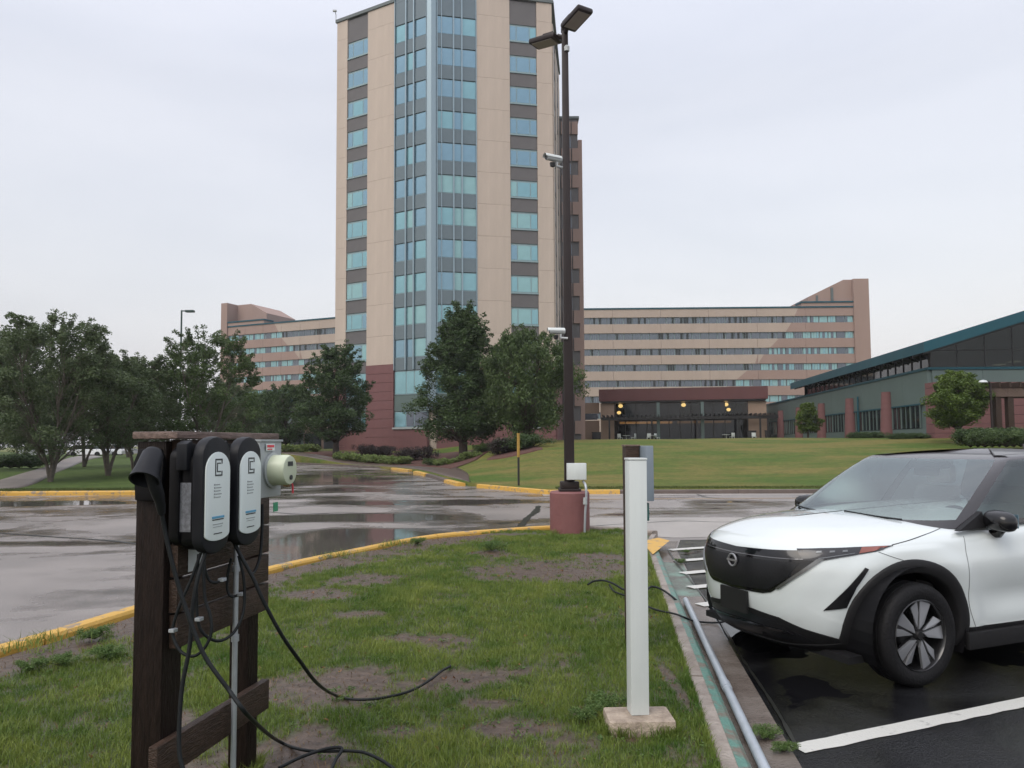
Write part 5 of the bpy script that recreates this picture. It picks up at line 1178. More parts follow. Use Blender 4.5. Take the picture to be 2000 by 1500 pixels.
b = MB(); b.box((0, -.002, 0), (.045, 0, .045)); o = b.build('green_tag', mat('green_tag_paint', (.05, .3, .15), .5), None, kw(.60, -.16, zz(1.40)), KANG); tag(o, 'little green tag hanging under the meter box', 'tag')

# ---- white post on its concrete block, second pedestal behind
bl = G(1235, 1425, .10); B0 = Vector((.713, 4.34, .10))
blk2 = thing('concrete_block', 'square concrete footing block sunk in the grass under the white post', 'concrete block', (B0.x, B0.y, .05), .03)
bm_ = MB(); bm_.box((-.188, -.125, 0), (.188, .125, .13)); bm_.build('body', M['blockcon'], blk2, bevel=.018, smooth=True)
wp = thing('white_post', 'tall square white vinyl post standing on the concrete block', 'post', (B0.x + .0, B0.y + .02, .18), .06)
wp.rotation_euler = (0, math.radians(.35), .10)
bx('sleeve', (-.052, -.052, .001), (.052, .052, 1.445), M['white'], wp, .004)
bx('cap', (-.055, -.055, 1.446), (.055, .055, 1.458), M['white'], wp, .003)
q = P(1232, 872, 6.0)
ped = thing('pedestal', 'brown timber post with blue grey electrical cabinet behind the white post', 'pedestal', (q.x, 6.0, .08), .12)
bx('post', (-.055, -.05, 0), (.055, .06, q.z - .08), M['wood'], ped, .005)
bx('cabinet', (.062, -.20, 1.19), (.125, .22, q.z - .08 + .005), M['boxblue'], ped, .006)
bx('green_box', (.064, -.12, 1.03), (.108, .10, 1.17), mat('teal_box', (.03, .10, .09), .5), ped, .004)
bx('post_cap', (-.06, -.055, q.z - .079), (.061, .065, q.z - .066), M['woodtop'], ped, .002)
cable('cable', [(1148, 1142, 5, .13), (1160, 1135, 5, .16), (1180, 1134, 5, .18), (1198, 1140, 5, .18), (1215, 1150, 5, .15), (1240, 1160, 5, .14), (1258, 1157, 5, .15), (1272, 1146, 5, .17), (1290, 1150, 5, .17), (1306, 1160, 5, .16), (1318, 1170, 5, .13), (1330, 1182, 5, .055)], .011, 'dark cable looped on the grass behind the white post, going into the pipe')
cable('cable', [(1190, 1142, 5, .15), (1200, 1155, 5, .14), (1225, 1165, 5, .14), (1262, 1183, 5, .14), (1285, 1192, 5, .14), (1318, 1199, 5, .15), (1342, 1208, 5, .12), (1362, 1214, 5, .03), (1400, 1216, 5, .03), (1425, 1212, 5, .12)], .009, 'dark green cable crossing the kerb to the front of the white car')
# pvc pipe along the kerb
pa_ = [(kx(y) + .245, y, .052) for y in (-2, 2, 3.6)] + [(kx(y) + .245, y, .052) for y in (5.0, 6.4, 8.0)]
pp = thing('drain_pipe', 'long grey plastic pipe lying along the painted kerb', 'pipe', Vector(pa_[0]))
MB().tube([Vector(p) - Vector(pa_[0]) for p in pa_], .029, 18).build('pipe', M['pvc'], pp, smooth=True)
y_ = 5.15; MB().tube([Vector((kx(y) + .245, y, .052)) - Vector(pa_[0]) for y in (y_, y_ + .12)], .034, 18).build('coupling', M['pvc'], pp, smooth=True)

# ---- lamp post on red base with cameras and boxes
LPO = Vector((G(1116, 1042, .1).x, G(1116, 1042, .1).y + .34, .05)); LY = LPO.y
lamp = thing('parking_light', 'tall dark bronze twin head lamp post on a red concrete drum', 'street lamp', LPO)
rb_ = 38.5 / 1450 * LY; zb = P(1117, 959, LY).z - LPO.z
MB().lathe([(rb_ * 1.0, -.1), (rb_, zb - .03), (rb_ - .025, zb), (.001, zb + .003)], 40).build('base', M['redbase'], lamp, smooth=True)
zt = P(1098, 62, LY).z - LPO.z
bx('foot_plate', (-.20, -.20, zb + .004), (.20, .20, zb + .05), M['bronze'], lamp, .01)
bx('foot_cover', (-.17, -.17, zb + .051), (.17, .17, zb + .18), M['bronze'], lamp, .02)
pm = MB(); pm.add([(sx * a, sy * a, z) for (a, z) in ((.092, zb + .18), (.058, zt)) for sx, sy in ((-1, -1), (1, -1), (1, 1), (-1, 1))], [(0, 1, 5, 4), (1, 2, 6, 5), (2, 3, 7, 6), (3, 0, 4, 7), (4, 5, 6, 7), (3, 2, 1, 0)])
pm.build('pole', M['bronze'], lamp, bevel=.012, smooth=True)
# two heads on opposite arms: the right one reaches towards the viewer
def head(px, py, Y, yaw, tilt, armto):
    c = P(px, py, Y) - LPO
    Mh = Matrix.Translation(c) @ Matrix.Rotation(yaw, 4, 'Z') @ Matrix.Rotation(tilt, 4, 'Y')
    b = MB(); b.box((-.30, -.17, -.05), (.30, .17, .045)); o = b.build('lamp_head', M['bronze'], lamp, bevel=.035, smooth=True); o.matrix_local = Mh
    ln = MB().box((-.22, -.13, -.062), (.24, .13, -.051)).build('lens', M['lens'], o)
    for k in range(6): MB().box((-.26, -.145 + k * .055, .046), (-.02, -.135 + k * .055, .07)).build('fin', M['bronze'], o)
    a = Vector(armto); e = c + Matrix.Rotation(yaw, 3, 'Z') @ Vector((-.28, 0, 0))
    b = MB(); b.tube([a, e], .045, 8); b.build('arm', M['bronze'], lamp)
head(1126, 36, LY - .42, math.radians(-60), math.radians(-8), (0, 0, zt - .04))
head(1066, 80, LY + .22, math.radians(142), math.radians(-6), (0, 0, zt - .12))
bx('pole_cap', (-.07, -.07, zt - .0), (.07, .07, zt + .10), M['bronze'], lamp, .02)
q = P(1107, 95, LY - .05) - LPO; b = MB(); b.lathe([(.001, -.05), (.05, -.05), (.055, .03), (.03, .06), (.001, .06)], 12); b.build('sensor', M['whitebox'], lamp, q, smooth=True)
jb = thing('junction_box', 'white square junction box strapped low on the lamp post', 'junction box', P(1126, 921, LY - .20))
w_ = 37.5 / 1450 * LY / 2; h_ = 32 / 1450 * LY / 2
bx('box', (-w_, -.05, -h_), (w_, .09, h_), M['whitebox'], jb, .012); bx('lid', (-w_ + .006, -.062, -h_ + .006), (w_ - .006, -.051, h_ - .006), M['white'], jb, .006)
cp = [P(1139, 940, LY - .20), P(1144, 950, LY - .34), P(1145, 975, LY - .36), P(1143, 1000, LY - .36), P(1142, 1040, LY - .36)]
o0 = cp[0].copy(); MB().tube([p - o0 for p in catmull(cp, 5)], .022, 10).build('conduit', M['galv'], jb, (0, 0, 0), smooth=True).location = (o0 - jb.location)
q = P(1143, 985, LY - .37) - jb.location; MB().tube([q, q + Vector((0, 0, .12))], [.04, .035], 10).build('conduit_fitting', M['meterbox'], jb, smooth=True)
def scam(px, py, yaw, label, s=1.0):
    q = P(px, py, LY - .12); t_ = thing('security_camera', label, 'camera', q, yaw, 'security cameras on the lamp post'); t_.scale = (s,) * 3
    b = MB(); b.tube([(-.16, 0, 0), (.13, 0, .0)], .05, 14); b.build('housing', M['whitebox'], t_, smooth=True)
    b = MB(); b.tube([(-.165, 0, 0), (-.161, 0, 0)], .043, 14); b.build('lens', M['blackmetal'], t_)
    sh = MB(); n = 10; vs = []
    for x in (-.20, .12):
        for k in range(n + 1): a = PI * k / n; vs.append((x, .062 * math.cos(a), .062 * math.sin(a) + .004))
    sh.add(vs, [(k, k + 1, n + 2 + k, n + 1 + k) for k in range(n)]); sh.build('sun_shield', M['white'], t_, smooth=True)
    MB().tube([(.05, 0, -.04), (.05, 0, -.12), (.18, 0, -.13)], .022, 8).build('bracket', M['whitebox'], t_)
    MB().lathe([(.001, -.12), (.04, -.10), (.05, -.04), (.001, -.03)], 12).build('infrared_lamp', M['blackmetal'], t_, (-.04, 0, -.04), smooth=True)
scam(1083, 310, math.radians(28), 'upper white bullet camera halfway up the lamp post, tilted', 1.1)
scam(1090, 647, math.radians(8), 'lower white bullet camera on the lamp post beside the tree crown', 1.0)

# cracks in the road
def crack(pxs, wd, name, m, z=.006):
    pts = catmull([G(x, y, 0) for x, y in pxs], 8); top = []; bot = []
    for i, p in enumerate(pts):
        d = (pts[min(i + 1, len(pts) - 1)] - pts[max(i - 1, 0)]).normalized(); nn = Vector((-d.y, d.x, 0)); j = wd * (.5 + .7 * random.random()) * (1 if 0 < i < len(pts) - 1 else .1)
        top.append(p + nn * j); bot.append(p - nn * j)
    vs = [(v.x, v.y, z) for v in bot + top]; n = len(pts)
    me = MB().add(vs, [(i, i + 1, n + i + 1, n + i) for i in range(n - 1)]).mesh(name, m)
    return tag(link(name, me), kind='structure')
ck = mat('crack_sealant', (.018, .019, .016), .3)
crack([(1052, 988), (1046, 1000), (1030, 1012), (1018, 1030), (1040, 1040)], .09, 'road_crack', ck)
crack([(1150, 1028), (1250, 1022), (1330, 1018), (1420, 1020), (1500, 1014)], .05, 'road_crack', ck)
crack([(-20, 1040), (60, 1046), (150, 1052), (210, 1056), (275, 1064)], .05, 'road_crack', ck)
crack([(505, 998), (580, 1004), (660, 1002), (760, 1003)], .05, 'road_crack', ck)
crack([(1360, 965), (1385, 972), (1440, 974)], .07, 'road_crack', ck)
crack([(1305, 1075), (1320, 1100), (1345, 1130), (1390, 1190), (1420, 1240), (1450, 1290), (1510, 1380), (1560, 1470)], .012, 'road_crack', ck, .016)
# yellow painted nose of the island
sheet('nose_paint', [(v.x, v.y) for v in (G(1252, 1058, .14), G(1275, 1083, .14), G(1308, 1056, .14), G(1285, 1050, .14))], .142, M['yellow'])
# ================================================================== WHITE CAR
CARPHI = math.radians(22)
CARLOC = Vector((2.52, 6.15, 0))
car = thing('white_car', 'white electric crossover with black roof and grille parked nose to the kerb', 'car', CARLOC, CARPHI)
paint = mat('white_pearl_paint', (0.62, 0.67, 0.67), 0.22, coat=1.0, spec=0.5)
pgloss = mat('gloss_black', (0.006, 0.006, 0.007), 0.12, coat=.35, spec=.35)
psat = mat('satin_black_trim', (0.013, 0.013, 0.014), 0.5, spec=.2, var=.15, scale=20)
roofm = mat('dark_grey_roof_paint', (0.060, 0.055, 0.060), 0.38, coat=.35)
wind = glass_mat('windscreen', (0.88, 0.98, 0.95), 0.13)
sideg = glass_mat('side_glass', (0.25, 0.30, 0.30), 0.08)
UC = 1.35
def spl(xs, ys):
    xs = np.array(xs, float); ys = np.array(ys, float)
    def f(x):
        x = min(max(x, xs[0]), xs[-1]); i = int(min(max(np.searchsorted(xs, x) - 1, 0), len(xs) - 2))
        h = xs[i + 1] - xs[i]; t = (x - xs[i]) / h
        def m(k):
            if k == 0: return (ys[1] - ys[0]) / (xs[1] - xs[0])
            if k == len(xs) - 1: return (ys[-1] - ys[-2]) / (xs[-1] - xs[-2])
            a = (ys[k] - ys[k - 1]) / (xs[k] - xs[k - 1]); b = (ys[k + 1] - ys[k]) / (xs[k + 1] - xs[k])
            return 0 if a * b <= 0 else 2 * a * b / (a + b)
        return (2 * t ** 3 - 3 * t * t + 1) * ys[i] + (t ** 3 - 2 * t * t + t) * h * m(i) + (-2 * t ** 3 + 3 * t * t) * ys[i + 1] + (t ** 3 - t * t) * h * m(i + 1)
    return f
# levels 0..6 by nominal height, >0.96 are the bonnet rings (parameter up to 1.5)
LV =  [.20, .23, .30, .40, .50, .60, .70, .80, .88, .93, .965, 1.00, 1.06, 1.15, 1.25, 1.38, 1.5]
Wd =  [.81, .86, .895, .916, .922, .926, .938, .940, .920, .902, .876, .84, .77, .62, .44, .20, .02]
UF =  [-0.545, -0.685, -0.765, -0.815, -0.85, -0.865, -0.87, -0.865, -0.85, -0.83, -0.8, -0.762, -0.69, -0.577, -0.454, -0.351, -0.288]
UR =  [3.35, 3.48, 3.56, 3.60, 3.63, 3.65, 3.66, 3.64, 3.60, 3.56, 3.52, 3.48, 3.40, 3.2, 3.0, 2.8, 2.6]
EX =  [3.0, 3.1, 3.15, 3.2, 3.2, 3.2, 3.2, 3.2, 3.2, 3.2, 3.2, 3.2, 3.2, 3.1, 3, 3, 3]
ZA =  [.20, .23, .30, .40, .50, .60, .70, .80, .88, .93, .962, .990, 1.013, 1.040, 1.060, 1.074, 1.078]
fW, fF, fR, fE, fZ = (spl(LV, a) for a in (Wd, UF, UR, EX, ZA))
edge = spl([-.95, -.8, -.3, .1, .5, 1.2, 2.4, 3.2, 3.7], [.0, .0, .025, .045, .060, .085, .12, .12, .06])
def ring_pt(a, w, uf, ur, n):
    c, s = math.cos(a), math.sin(a); Lx = (UC - uf) if c > 0 else (ur - UC)
    if c < 0: n = n + 1.6
    return UC - Lx * math.copysign(abs(c) ** (2 / n), c), w * math.copysign(abs(s) ** (2 / n), s)
def quarter_table(w, uf, ur, n, N=400):
    pts = [ring_pt(PI * i / N, w, uf, ur, n) for i in range(N + 1)]; Ls = [0]
    for p, q in zip(pts, pts[1:]): Ls.append(Ls[-1] + math.hypot(q[0] - p[0], q[1] - p[1]))
    return pts, Ls
def S_at(pts, Ls, s):
    sg = 1 if s >= 0 else -1; s = abs(s); i = int(np.searchsorted(Ls, s)); i = min(max(i, 1), len(Ls) - 1)
    t = (s - Ls[i - 1]) / (Ls[i] - Ls[i - 1] + 1e-9); p, q = pts[i - 1], pts[i]
    return p[0] + (q[0] - p[0]) * t, sg * (p[1] + (q[1] - p[1]) * t)
TABC = {}
def tab(lv):
    k = round(lv, 4)
    if k not in TABC: TABC[k] = quarter_table(fW(k), fF(k), fR(k), fE(k))
    return TABC[k]
def zlev(lv, u, v=0):
    bl = sm((lv - .62) / .34); z = fZ(lv) + bl * edge(u)
    if lv > .965: z += .012 * sm((lv - .965) / .2) * sm((u + .9) / .6) * 1.6
    return z
REF = tab(.60); LREF = REF[1][-1]
def SF(s, lv):
    """point on the body: s = distance round from the nose at mid height (left of car negative), lv = nominal height"""
    pts, Ls = tab(lv); f = s / LREF * Ls[-1] if lv > .2 else s / LREF * Ls[-1]
    u, v = S_at(pts, Ls, f); 
    sg = 1 if v >= 0 else -1; z = zlev(lv, u)
    if .40 < lv < .74: v -= sg * .020 * math.sin(PI * (lv - .40) / .34) ** 2 * sm((u - .45) / .5) * sm((3.3 - u) / .5)
    if .70 < lv < .86: v += sg * .007 * math.sin(PI * (lv - .70) / .16) * sm((u + .2) / .5) * sm((3.4 - u) / .5)
    for uw in (0, 2.775):
        r = math.hypot(u - uw, z - .385)
        if .48 < r < .66 and lv < .93: v += sg * .014 * math.sin(PI * (r - .48) / .18)
    return Vector((u, v, z))
def SFN(s, lv, off):
    p = SF(s, lv); e = 4e-3; a = SF(s + e, lv) - SF(s - e, lv); b = SF(s, lv + e) - SF(s, lv - e)
    n = a.cross(b); 
    if n.length < 1e-12: return p
    n.normalize()
    if n.dot(Vector((p.x - UC, p.y * 2.5, .0))) < 0: n = -n
    return p + n * off
lvs = []
for a, b in zip(LV, LV[1:]): k = 3 if a < .96 else 4; lvs += [a + (b - a) * i / k for i in range(k)]
lvs.append(LV[-1])
NS = 240
ss = [-LREF + 2 * LREF * i / NS for i in range(NS)]
vs, fs, cl = [], [], []
for lv in lvs:
    for s in ss: vs.append(SF(s, lv))
WH = [(0, .385), (2.775, .385)]; HR = .462
def in_wheel(p): return any((p.x - u) ** 2 + (p.z - z) ** 2 < HR ** 2 for u, z in WH) and abs(p.y) > .5
for i in range(len(lvs) - 1):
    for j in range(NS):
        f = (i * NS + j, i * NS + (j + 1) % NS, (i + 1) * NS + (j + 1) % NS, (i + 1) * NS + j)
        if all(in_wheel(vs[k]) for k in f) and lvs[i] < .9: continue
        c = sum((vs[k] for k in f), Vector()) / 4
        side = abs(c.y) > .8 and -.45 < c.x < 3.2
        fs.append(f); cl.append(1 if (lvs[i] < .235 or (side and lvs[i] < .335)) else 0)
body = MB(); body.mats = [paint, psat]; body.v = [tuple(v) for v in vs]; body.f = fs; body.mi = cl
body.build('body', None, car, smooth=True, sharp=60)
# floor pan
MB().box((-.55, -.80, .19), (3.3, .80, .24)).build('underbody', psat, car)

def patch(name, poly, off, m, step=.03, parent=None, thick=.012, mirror=False, smooth=True):
    """polygon in (s, level) laid on the body as a thin shell standing `off` proud"""
    outs = []
    for sgn in ((1, -1) if mirror else (1,)):
        pl = [Vector((x * sgn, y)) for x, y in poly]
        if sgn < 0: pl = pl[::-1]
        # densify edges
        ed = []
        for a, b in zip(pl, pl[1:] + pl[:1]):
            k = max(1, int((b - a).length / step))
            ed += [a.lerp(b, i / k) for i in range(k)]
        x0, x1 = min(p.x for p in ed), max(p.x for p in ed); y0, y1 = min(p.y for p in ed), max(p.y for p in ed)
        extra = []
        y = y0 + step / 2
        while y < y1:
            x = x0 + step / 2
            while x < x1: extra.append(Vector((x + 1e-4, y))); x += step
            y += step
        n = len(ed)
        r = delaunay_2d_cdt(ed + extra, [], [list(range(n))], 1, 1e-5)
        V2, F = r[0], r[2]
        top = [SFN(p.x, p.y, off) for p in V2]
        b = MB(); b.add(top, F)
        cnt = {}
        for f in F:
            for a, c in zip(f, list(f[1:]) + [f[0]]): cnt[(a, c)] = 1
        low = [SFN(p.x, p.y, off - thick) for p in V2]; nV = len(V2); b.v += [tuple(v) for v in low]
        for (a, c) in cnt:
            if (c, a) not in cnt: b.f.append((c, a, a + nV, c + nV)); b.mi.append(0)
        outs.append(b.build(name, m, parent or car, smooth=smooth, sharp=50))
    return outs
# grille shield, lamps, lower intake
patch('grille', [(-.74, .948), (-.30, .928), (0, .916), (.30, .928), (.56, .940), (.52, .865), (.43, .74), (.33, .635), (.28, .615), (0, .600), (-.30, .612), (-.37, .63), (-.54, .75), (-.70, .865)], .006, pgloss)
mesh_ = mat('grille_mesh', (0.007, 0.0075, 0.009), 0.35, var=.5, scale=60, coat=.1, spec=.3)
patch('grille_mesh', [(-.58, .86), (0, .85), (.47, .86), (.40, .745), (.31, .65), (0, .622), (-.35, .645), (-.49, .745)], .010, mesh_)
patch('brow_strip', [(-.60, .878), (0, .868), (.50, .876), (.50, .882), (0, .874), (-.60, .884)], .012, mat('grey_gloss', (.09, .09, .10), .2, coat=1))
hl_ = [(.54, .950), (.70, .955), (.95, .952), (1.25, .945), (1.10, .918), (.98, .905), (.85, .893), (.70, .872), (.60, .878)]
lampm = mat('headlamp_lens', (0.020, 0.020, 0.023), 0.12, coat=.25, spec=.5)
patch('headlight', hl_, .007, lampm, mirror=True)
led = mat('led_clear', (.16, .17, .18), .2, metal=.3)
patch('running_lamp', [(.70, .886), (.82, .900), (.95, .912), (.95, .916), (.82, .905), (.70, .892)], .011, led, mirror=True, step=.02)
for s_ in (.70, .79, .88): patch('projector', [(s_ - .018, .924), (s_ + .018, .925), (s_ + .018, .936), (s_ - .018, .935)], .011, led, mirror=True, step=.015)
patch('side_reflector', [(1.00, .947), (1.21, .943), (1.08, .919), (.98, .910)], .011, mat('amber_reflector', (.22, .065, .045), .3, coat=.5), mirror=True, step=.02)
patch('chrome_strip', [(.69, .885), (.74, .885), (.58, .775), (.43, .66), (.405, .665), (.55, .78)], .012, mat('smoked_chrome', (.16, .165, .165), .22, metal=.7), mirror=True, step=.02)
patch('lower_intake', [(-.80, .325), (-.56, .39), (-.40, .45), (-.18, .475), (0, .48), (.18, .475), (.40, .45), (.56, .39), (.80, .325), (1.04, .322), (1.10, .235), (.5, .215), (0, .21), (-.5, .215), (-1.10, .235), (-1.04, .322)], .008, psat)
patch('intake_mesh', [(-.36, .42), (0, .445), (.36, .42), (.60, .31), (0, .27), (-.60, .31)], .012, mesh_)
patch('bumper_lip', [(-1.08, .30), (-.78, .30), (-.40, .255), (0, .250), (.40, .255), (.78, .30), (1.08, .30), (1.10, .235), (.76, .228), (0, .212), (-.76, .228), (-1.1, .235)], .016, psat, thick=.03)
patch('bumper_bar', [(-.44, .365), (0, .375), (.44, .365), (.50, .345), (0, .358), (-.50, .345)], .022, pgloss, thick=.02)
patch('air_curtain', [(1.01, .825), (1.035, .815), (.945, .70), (.875, .56), (.72, .535)], .007, pgloss, mirror=True, step=.02)
patch('parking_sensor', [(.94 + .014 * math.cos(t), .50 + .014 * math.sin(t)) for t in np.linspace(0, 2 * PI, 10)[:-1]], .006, paint, mirror=True, step=.02)
# plate: plain black rectangle on a bracket
pb_ = SF(0, .50); b = MB(); b.box((pb_.x - .035, -.155, .43), (pb_.x - .015, .155, .60)); b.build('number_plate', mat('plain_black', (.003, .003, .003), .6), car, bevel=.002)
# emblem
eb = SF(0, .80); rg = MB()
Me = Matrix.Translation((eb.x - .018, 0, .815)) @ Matrix.Rotation(-PI / 2, 4, 'Y')
prof = [(.045 + .008 * math.cos(t), .008 * math.sin(t)) for t in np.linspace(0, 2 * PI, 9)]
rg.lathe(prof, 32, Me); rg.box((eb.x - .026, -.058, .808), (eb.x - .016, .058, .822)); rg.build('emblem', mat('emblem_grey', (.30, .30, .31), .3, metal=.6), car, smooth=True)
# panel gaps
gap = mat('panel_gap', (.03, .032, .033), .6)
def gapline(pts, wd=.004, mirror=True):
    pts = [Vector(p) for p in pts]; q = catmull([(p.x, p.y, 0) for p in pts], 6); L1, R1 = [], []
    for i, p in enumerate(q):
        d = (q[min(i + 1, len(q) - 1)] - q[max(i - 1, 0)]).normalized(); n = Vector((-d.y, d.x, 0)) * wd / 2; L1.append((p + n)); R1.append((p - n))
    for sgn in ((1, -1) if mirror else (1,)):
        vs = [SFN(a.x * sgn, a.y, .0015) for a in L1 + R1]; n = len(q)
        MB().add(vs, [(i, i + 1, n + i + 1, n + i) for i in range(n - 1)]).build('panel_gap', gap, car)
def s_of(u):   # s for a position u along the flank
    lo, hi = 0.0, LREF
    for _ in range(40):
        m_ = (lo + hi) / 2
        if SF(m_, .6).x < u: lo = m_
        else: hi = m_
    return lo
gapline([(1.93, .335), (1.88, .54), (1.87, .70), (1.88, .84), (1.91, .962)])
gapline([(s_of(1.72), .29), (s_of(1.70), .6), (s_of(1.68), .962)]); gapline([(s_of(2.52), .62), (s_of(2.62), .75), (s_of(2.7), .962)])
gapline([(1.24, .950), (1.42, .975), (1.60, 1.01), (1.78, 1.06)], .006)
gapline([(1.12, .915), (1.22, .88), (1.32, .85)], .003)
# handles
for sg in (-1, 1):
    for u in (1.55, 2.5):
        p = SF(sg * s_of(u), .82); b = MB(); b.box((p.x - .11, p.y - .012, p.z - .014), (p.x + .11, p.y + .012, p.z + .014)); b.build('door_handle', paint, car, bevel=.006, smooth=True)
# tail lamps
patch('tail_light', [(LREF * .78, .86), (LREF * .995, .87), (LREF * .995, .90), (LREF * .78, .91)], .006, mat('tail_red', (.25, .01, .01), .15, coat=1), mirror=True)

# arch cladding rings
def arch_ring(u0, z0, sg, r0=.405, r1=.500):
    rows = []; n = 44; a0, a1 = math.radians(-20), math.radians(200)
    def surf_y(u, z):
        # half-width of body at (u,z): search level
        lo, hi = .2, .962
        s_ = s_of(u)
        for _ in range(22):
            m_ = (lo + hi) / 2
            if SF(s_, m_).z < z: lo = m_
            else: hi = m_
        sl, sh = max(0, s_ - .35), s_ + .35
        for _ in range(18):
            m_ = (sl + sh) / 2
            if SF(m_, lo).x < u: sl = m_
            else: sh = m_
        return SF(sl, lo).y
    for i in range(n + 1):
        a = a0 + (a1 - a0) * i / n; row = []
        for (r, o) in ((r0, -.10), (r0, .004), (r0 + .012, .016), ((r0 + r1) / 2, .021), (r1 - .012, .017), (r1, .008), (r1, -.02)):
            u, z = u0 + r * math.cos(a), z0 + r * math.sin(a); z = max(z, .20)
            y = surf_y(u, z) + o; row.append((u, sg * y, z))
        rows.append(row)
    link('arch_cladding', grid_mesh('arch_cladding', rows, psat), car)
for u0, z0 in WH:
    for sg in (-1, 1): arch_ring(u0, z0, sg)
    for sg in (-1, 1):
        b = MB(); n = 24; vs = []
        for y in (.60, .915):
            for k in range(n + 1): a = math.radians(-25) + math.radians(230) * k / n; vs.append((u0 + .455 * math.cos(a), sg * y, z0 + .455 * math.sin(a)))
        b.add(vs, [(k, k + 1, n + 2 + k, n + 1 + k) for k in range(n)]); b.add([vs[k] for k in range(n + 1)], [tuple(range(n + 1))]); b.build('wheel_well', M['plastic2'], car)
# sill cladding
for sg in (-1, 1):
    b = MB(); b.box((.46, sg * .915 - .02, .21), (2.34, sg * .915 + .02, .335)); b.build('sill', psat, car, bevel=.012, smooth=True)

# wheels
tyre_m = mat('tyre_rubber', (.010, .010, .011), .65, spec=.2, var=.2, scale=30, bump=.3, bscale=60)
dark_r = mat('rim_black', (.012, .012, .013), .25, coat=.4); mach = mat('rim_machined', (.32, .33, .35), .3, metal=.6)
def tyre_mesh():
    b = MB(); b.lathe([(.245, -.105), (.262, -.118), (.30, -.124), (.335, -.118), (.352, -.10), (.358, -.085), (.3585, -.062), (.352, -.060), (.352, -.054), (.3600, -.052), (.3605, -.012), (.353, -.010), (.353, .010), (.3605, .012), (.3600, .052), (.352, .054), (.352, .060), (.3585, .062), (.358, .085), (.352, .10), (.335, .118), (.30, .124), (.262, .118), (.245, .105)], 72); return b.mesh('tyre', tyre_m, smooth=True, sharp=40)
def rim_mesh():
    b = MB(); b.lathe([(.246, .10), (.250, .112), (.244, .116), (.238, .108), (.232, .06), (.225, -.02), (.20, -.06), (.001, -.06)], 56); return b.mesh('rim', dark_r, smooth=True, sharp=40)
def spoke_mesh(light):
    b = MB(); z0, z1 = .062, .098
    for i in range(5):
        a = 2 * PI * i / 5 + PI / 2
        R_ = Matrix.Rotation(a, 4, 'Z')
        if light:   # pair of blade facets, twisted like a pinwheel
            for (pa, pb, pc, pd, h) in [((.040, .012), (.085, -.020), (.236, -.040), (.232, .052), 0), ((.048, .030), (.150, .052), (.220, .088), (.160, .118), -.004)]:
                q = [pa, pb, pc, pd]; vs = [(x, y, z1 + h - .028 * (math.hypot(x, y) / .24) ** 2 * 0 - .012 * (k in (3,))) for k, (x, y) in enumerate(q)] + [(x, y, z1 + h - .018) for x, y in q]
                b.add([R_ @ Vector(v) for v in vs], [(0, 1, 2, 3), (7, 6, 5, 4), (0, 4, 5, 1), (1, 5, 6, 2), (2, 6, 7, 3), (3, 7, 4, 0)])
        else:
            for q, h in (([(.03, .020), (.03, -.022), (.238, -.022), (.238, .010), (.22, .078), (.14, .10), (.05, .045)], 0),):
                b.prism(q, z0 - .01, z1 - .016, R_)
    return b
ty, ri, sd1, sl1 = tyre_mesh(), rim_mesh(), spoke_mesh(False).mesh('spoke_back', dark_r), spoke_mesh(True).mesh('spoke_blade', mach)
hub = MB().lathe([(.001, .108), (.026, .108), (.032, .10), (.034, .06)], 20).mesh('hub_cap', psat, smooth=True)
for u0, z0 in WH:
    for sg in (-1, 1):
        wo_ = link('wheel', ty, car, (u0, sg * .805, .3605)); wo_.rotation_euler = (PI / 2 if sg < 0 else -PI / 2, .35, 0)
        for nm, me_ in (('rim', ri), ('spoke_backing', sd1), ('spoke_blade', sl1), ('hub_cap', hub)): link(nm, me_, wo_)

# greenhouse: rings from belt to roof, split into glass and pillars
GL = [0, .08, .25, .45, .65, .82, .92, .97, 1.0]
gW = spl([0, .3, .6, .85, 1.0], [.868, .805, .735, .672, .54])
gF = spl([0, .3, .6, .85, 1.0], [.10, .58, 1.02, 1.35, 1.75])
gR = spl([0, .3, .6, .85, 1.0], [3.50, 3.36, 3.18, 2.95, 2.5])
gE = spl([0, 1.0], [3.6, 4.0])
def gz_(h, u):
    zb_ = 1.00 + edge(u) * .9 + .0; zt_ = 1.535 + .085 * math.sin(PI * min(1, max(0, (u - .6) / 2.9))) ** .8
    base = 1.06 + .03 * sm((u - .2) / 1.0)
    return base + (zt_ - base) * (math.sin(h * PI / 2) ** .92 if True else h)
gt = {}
def GS(f, h, off=0):
    """f in -1..1 round from windscreen centre (negative = near side)"""
    k = round(h, 4)
    if k not in gt: gt[k] = quarter_table(gW(k) - off, gF(k) + off, gR(k) - off, gE(k))
    pts, Ls = gt[k]; u, v = S_at(pts, Ls, f * Ls[-1]); return Vector((u, v, gz_(h, u)))
NG = 200; hs_ = [i / 28 for i in range(29)]
fr_ = [-1 + 2 * i / NG for i in range(NG + 1)]
cat_of = {}
WS, A2, B1, B2, C1_, RG = .205, .238, .455, .485, .70, .865
parts_ = {'windscreen': [], 'side_window_l': [], 'side_window_r': [], 'rear_side_window_l': [], 'rear_side_window_r': [], 'rear_window': [], 'pillars': [], 'roof_edge': []}
gv = [GS(f, h) for h in hs_ for f in fr_]
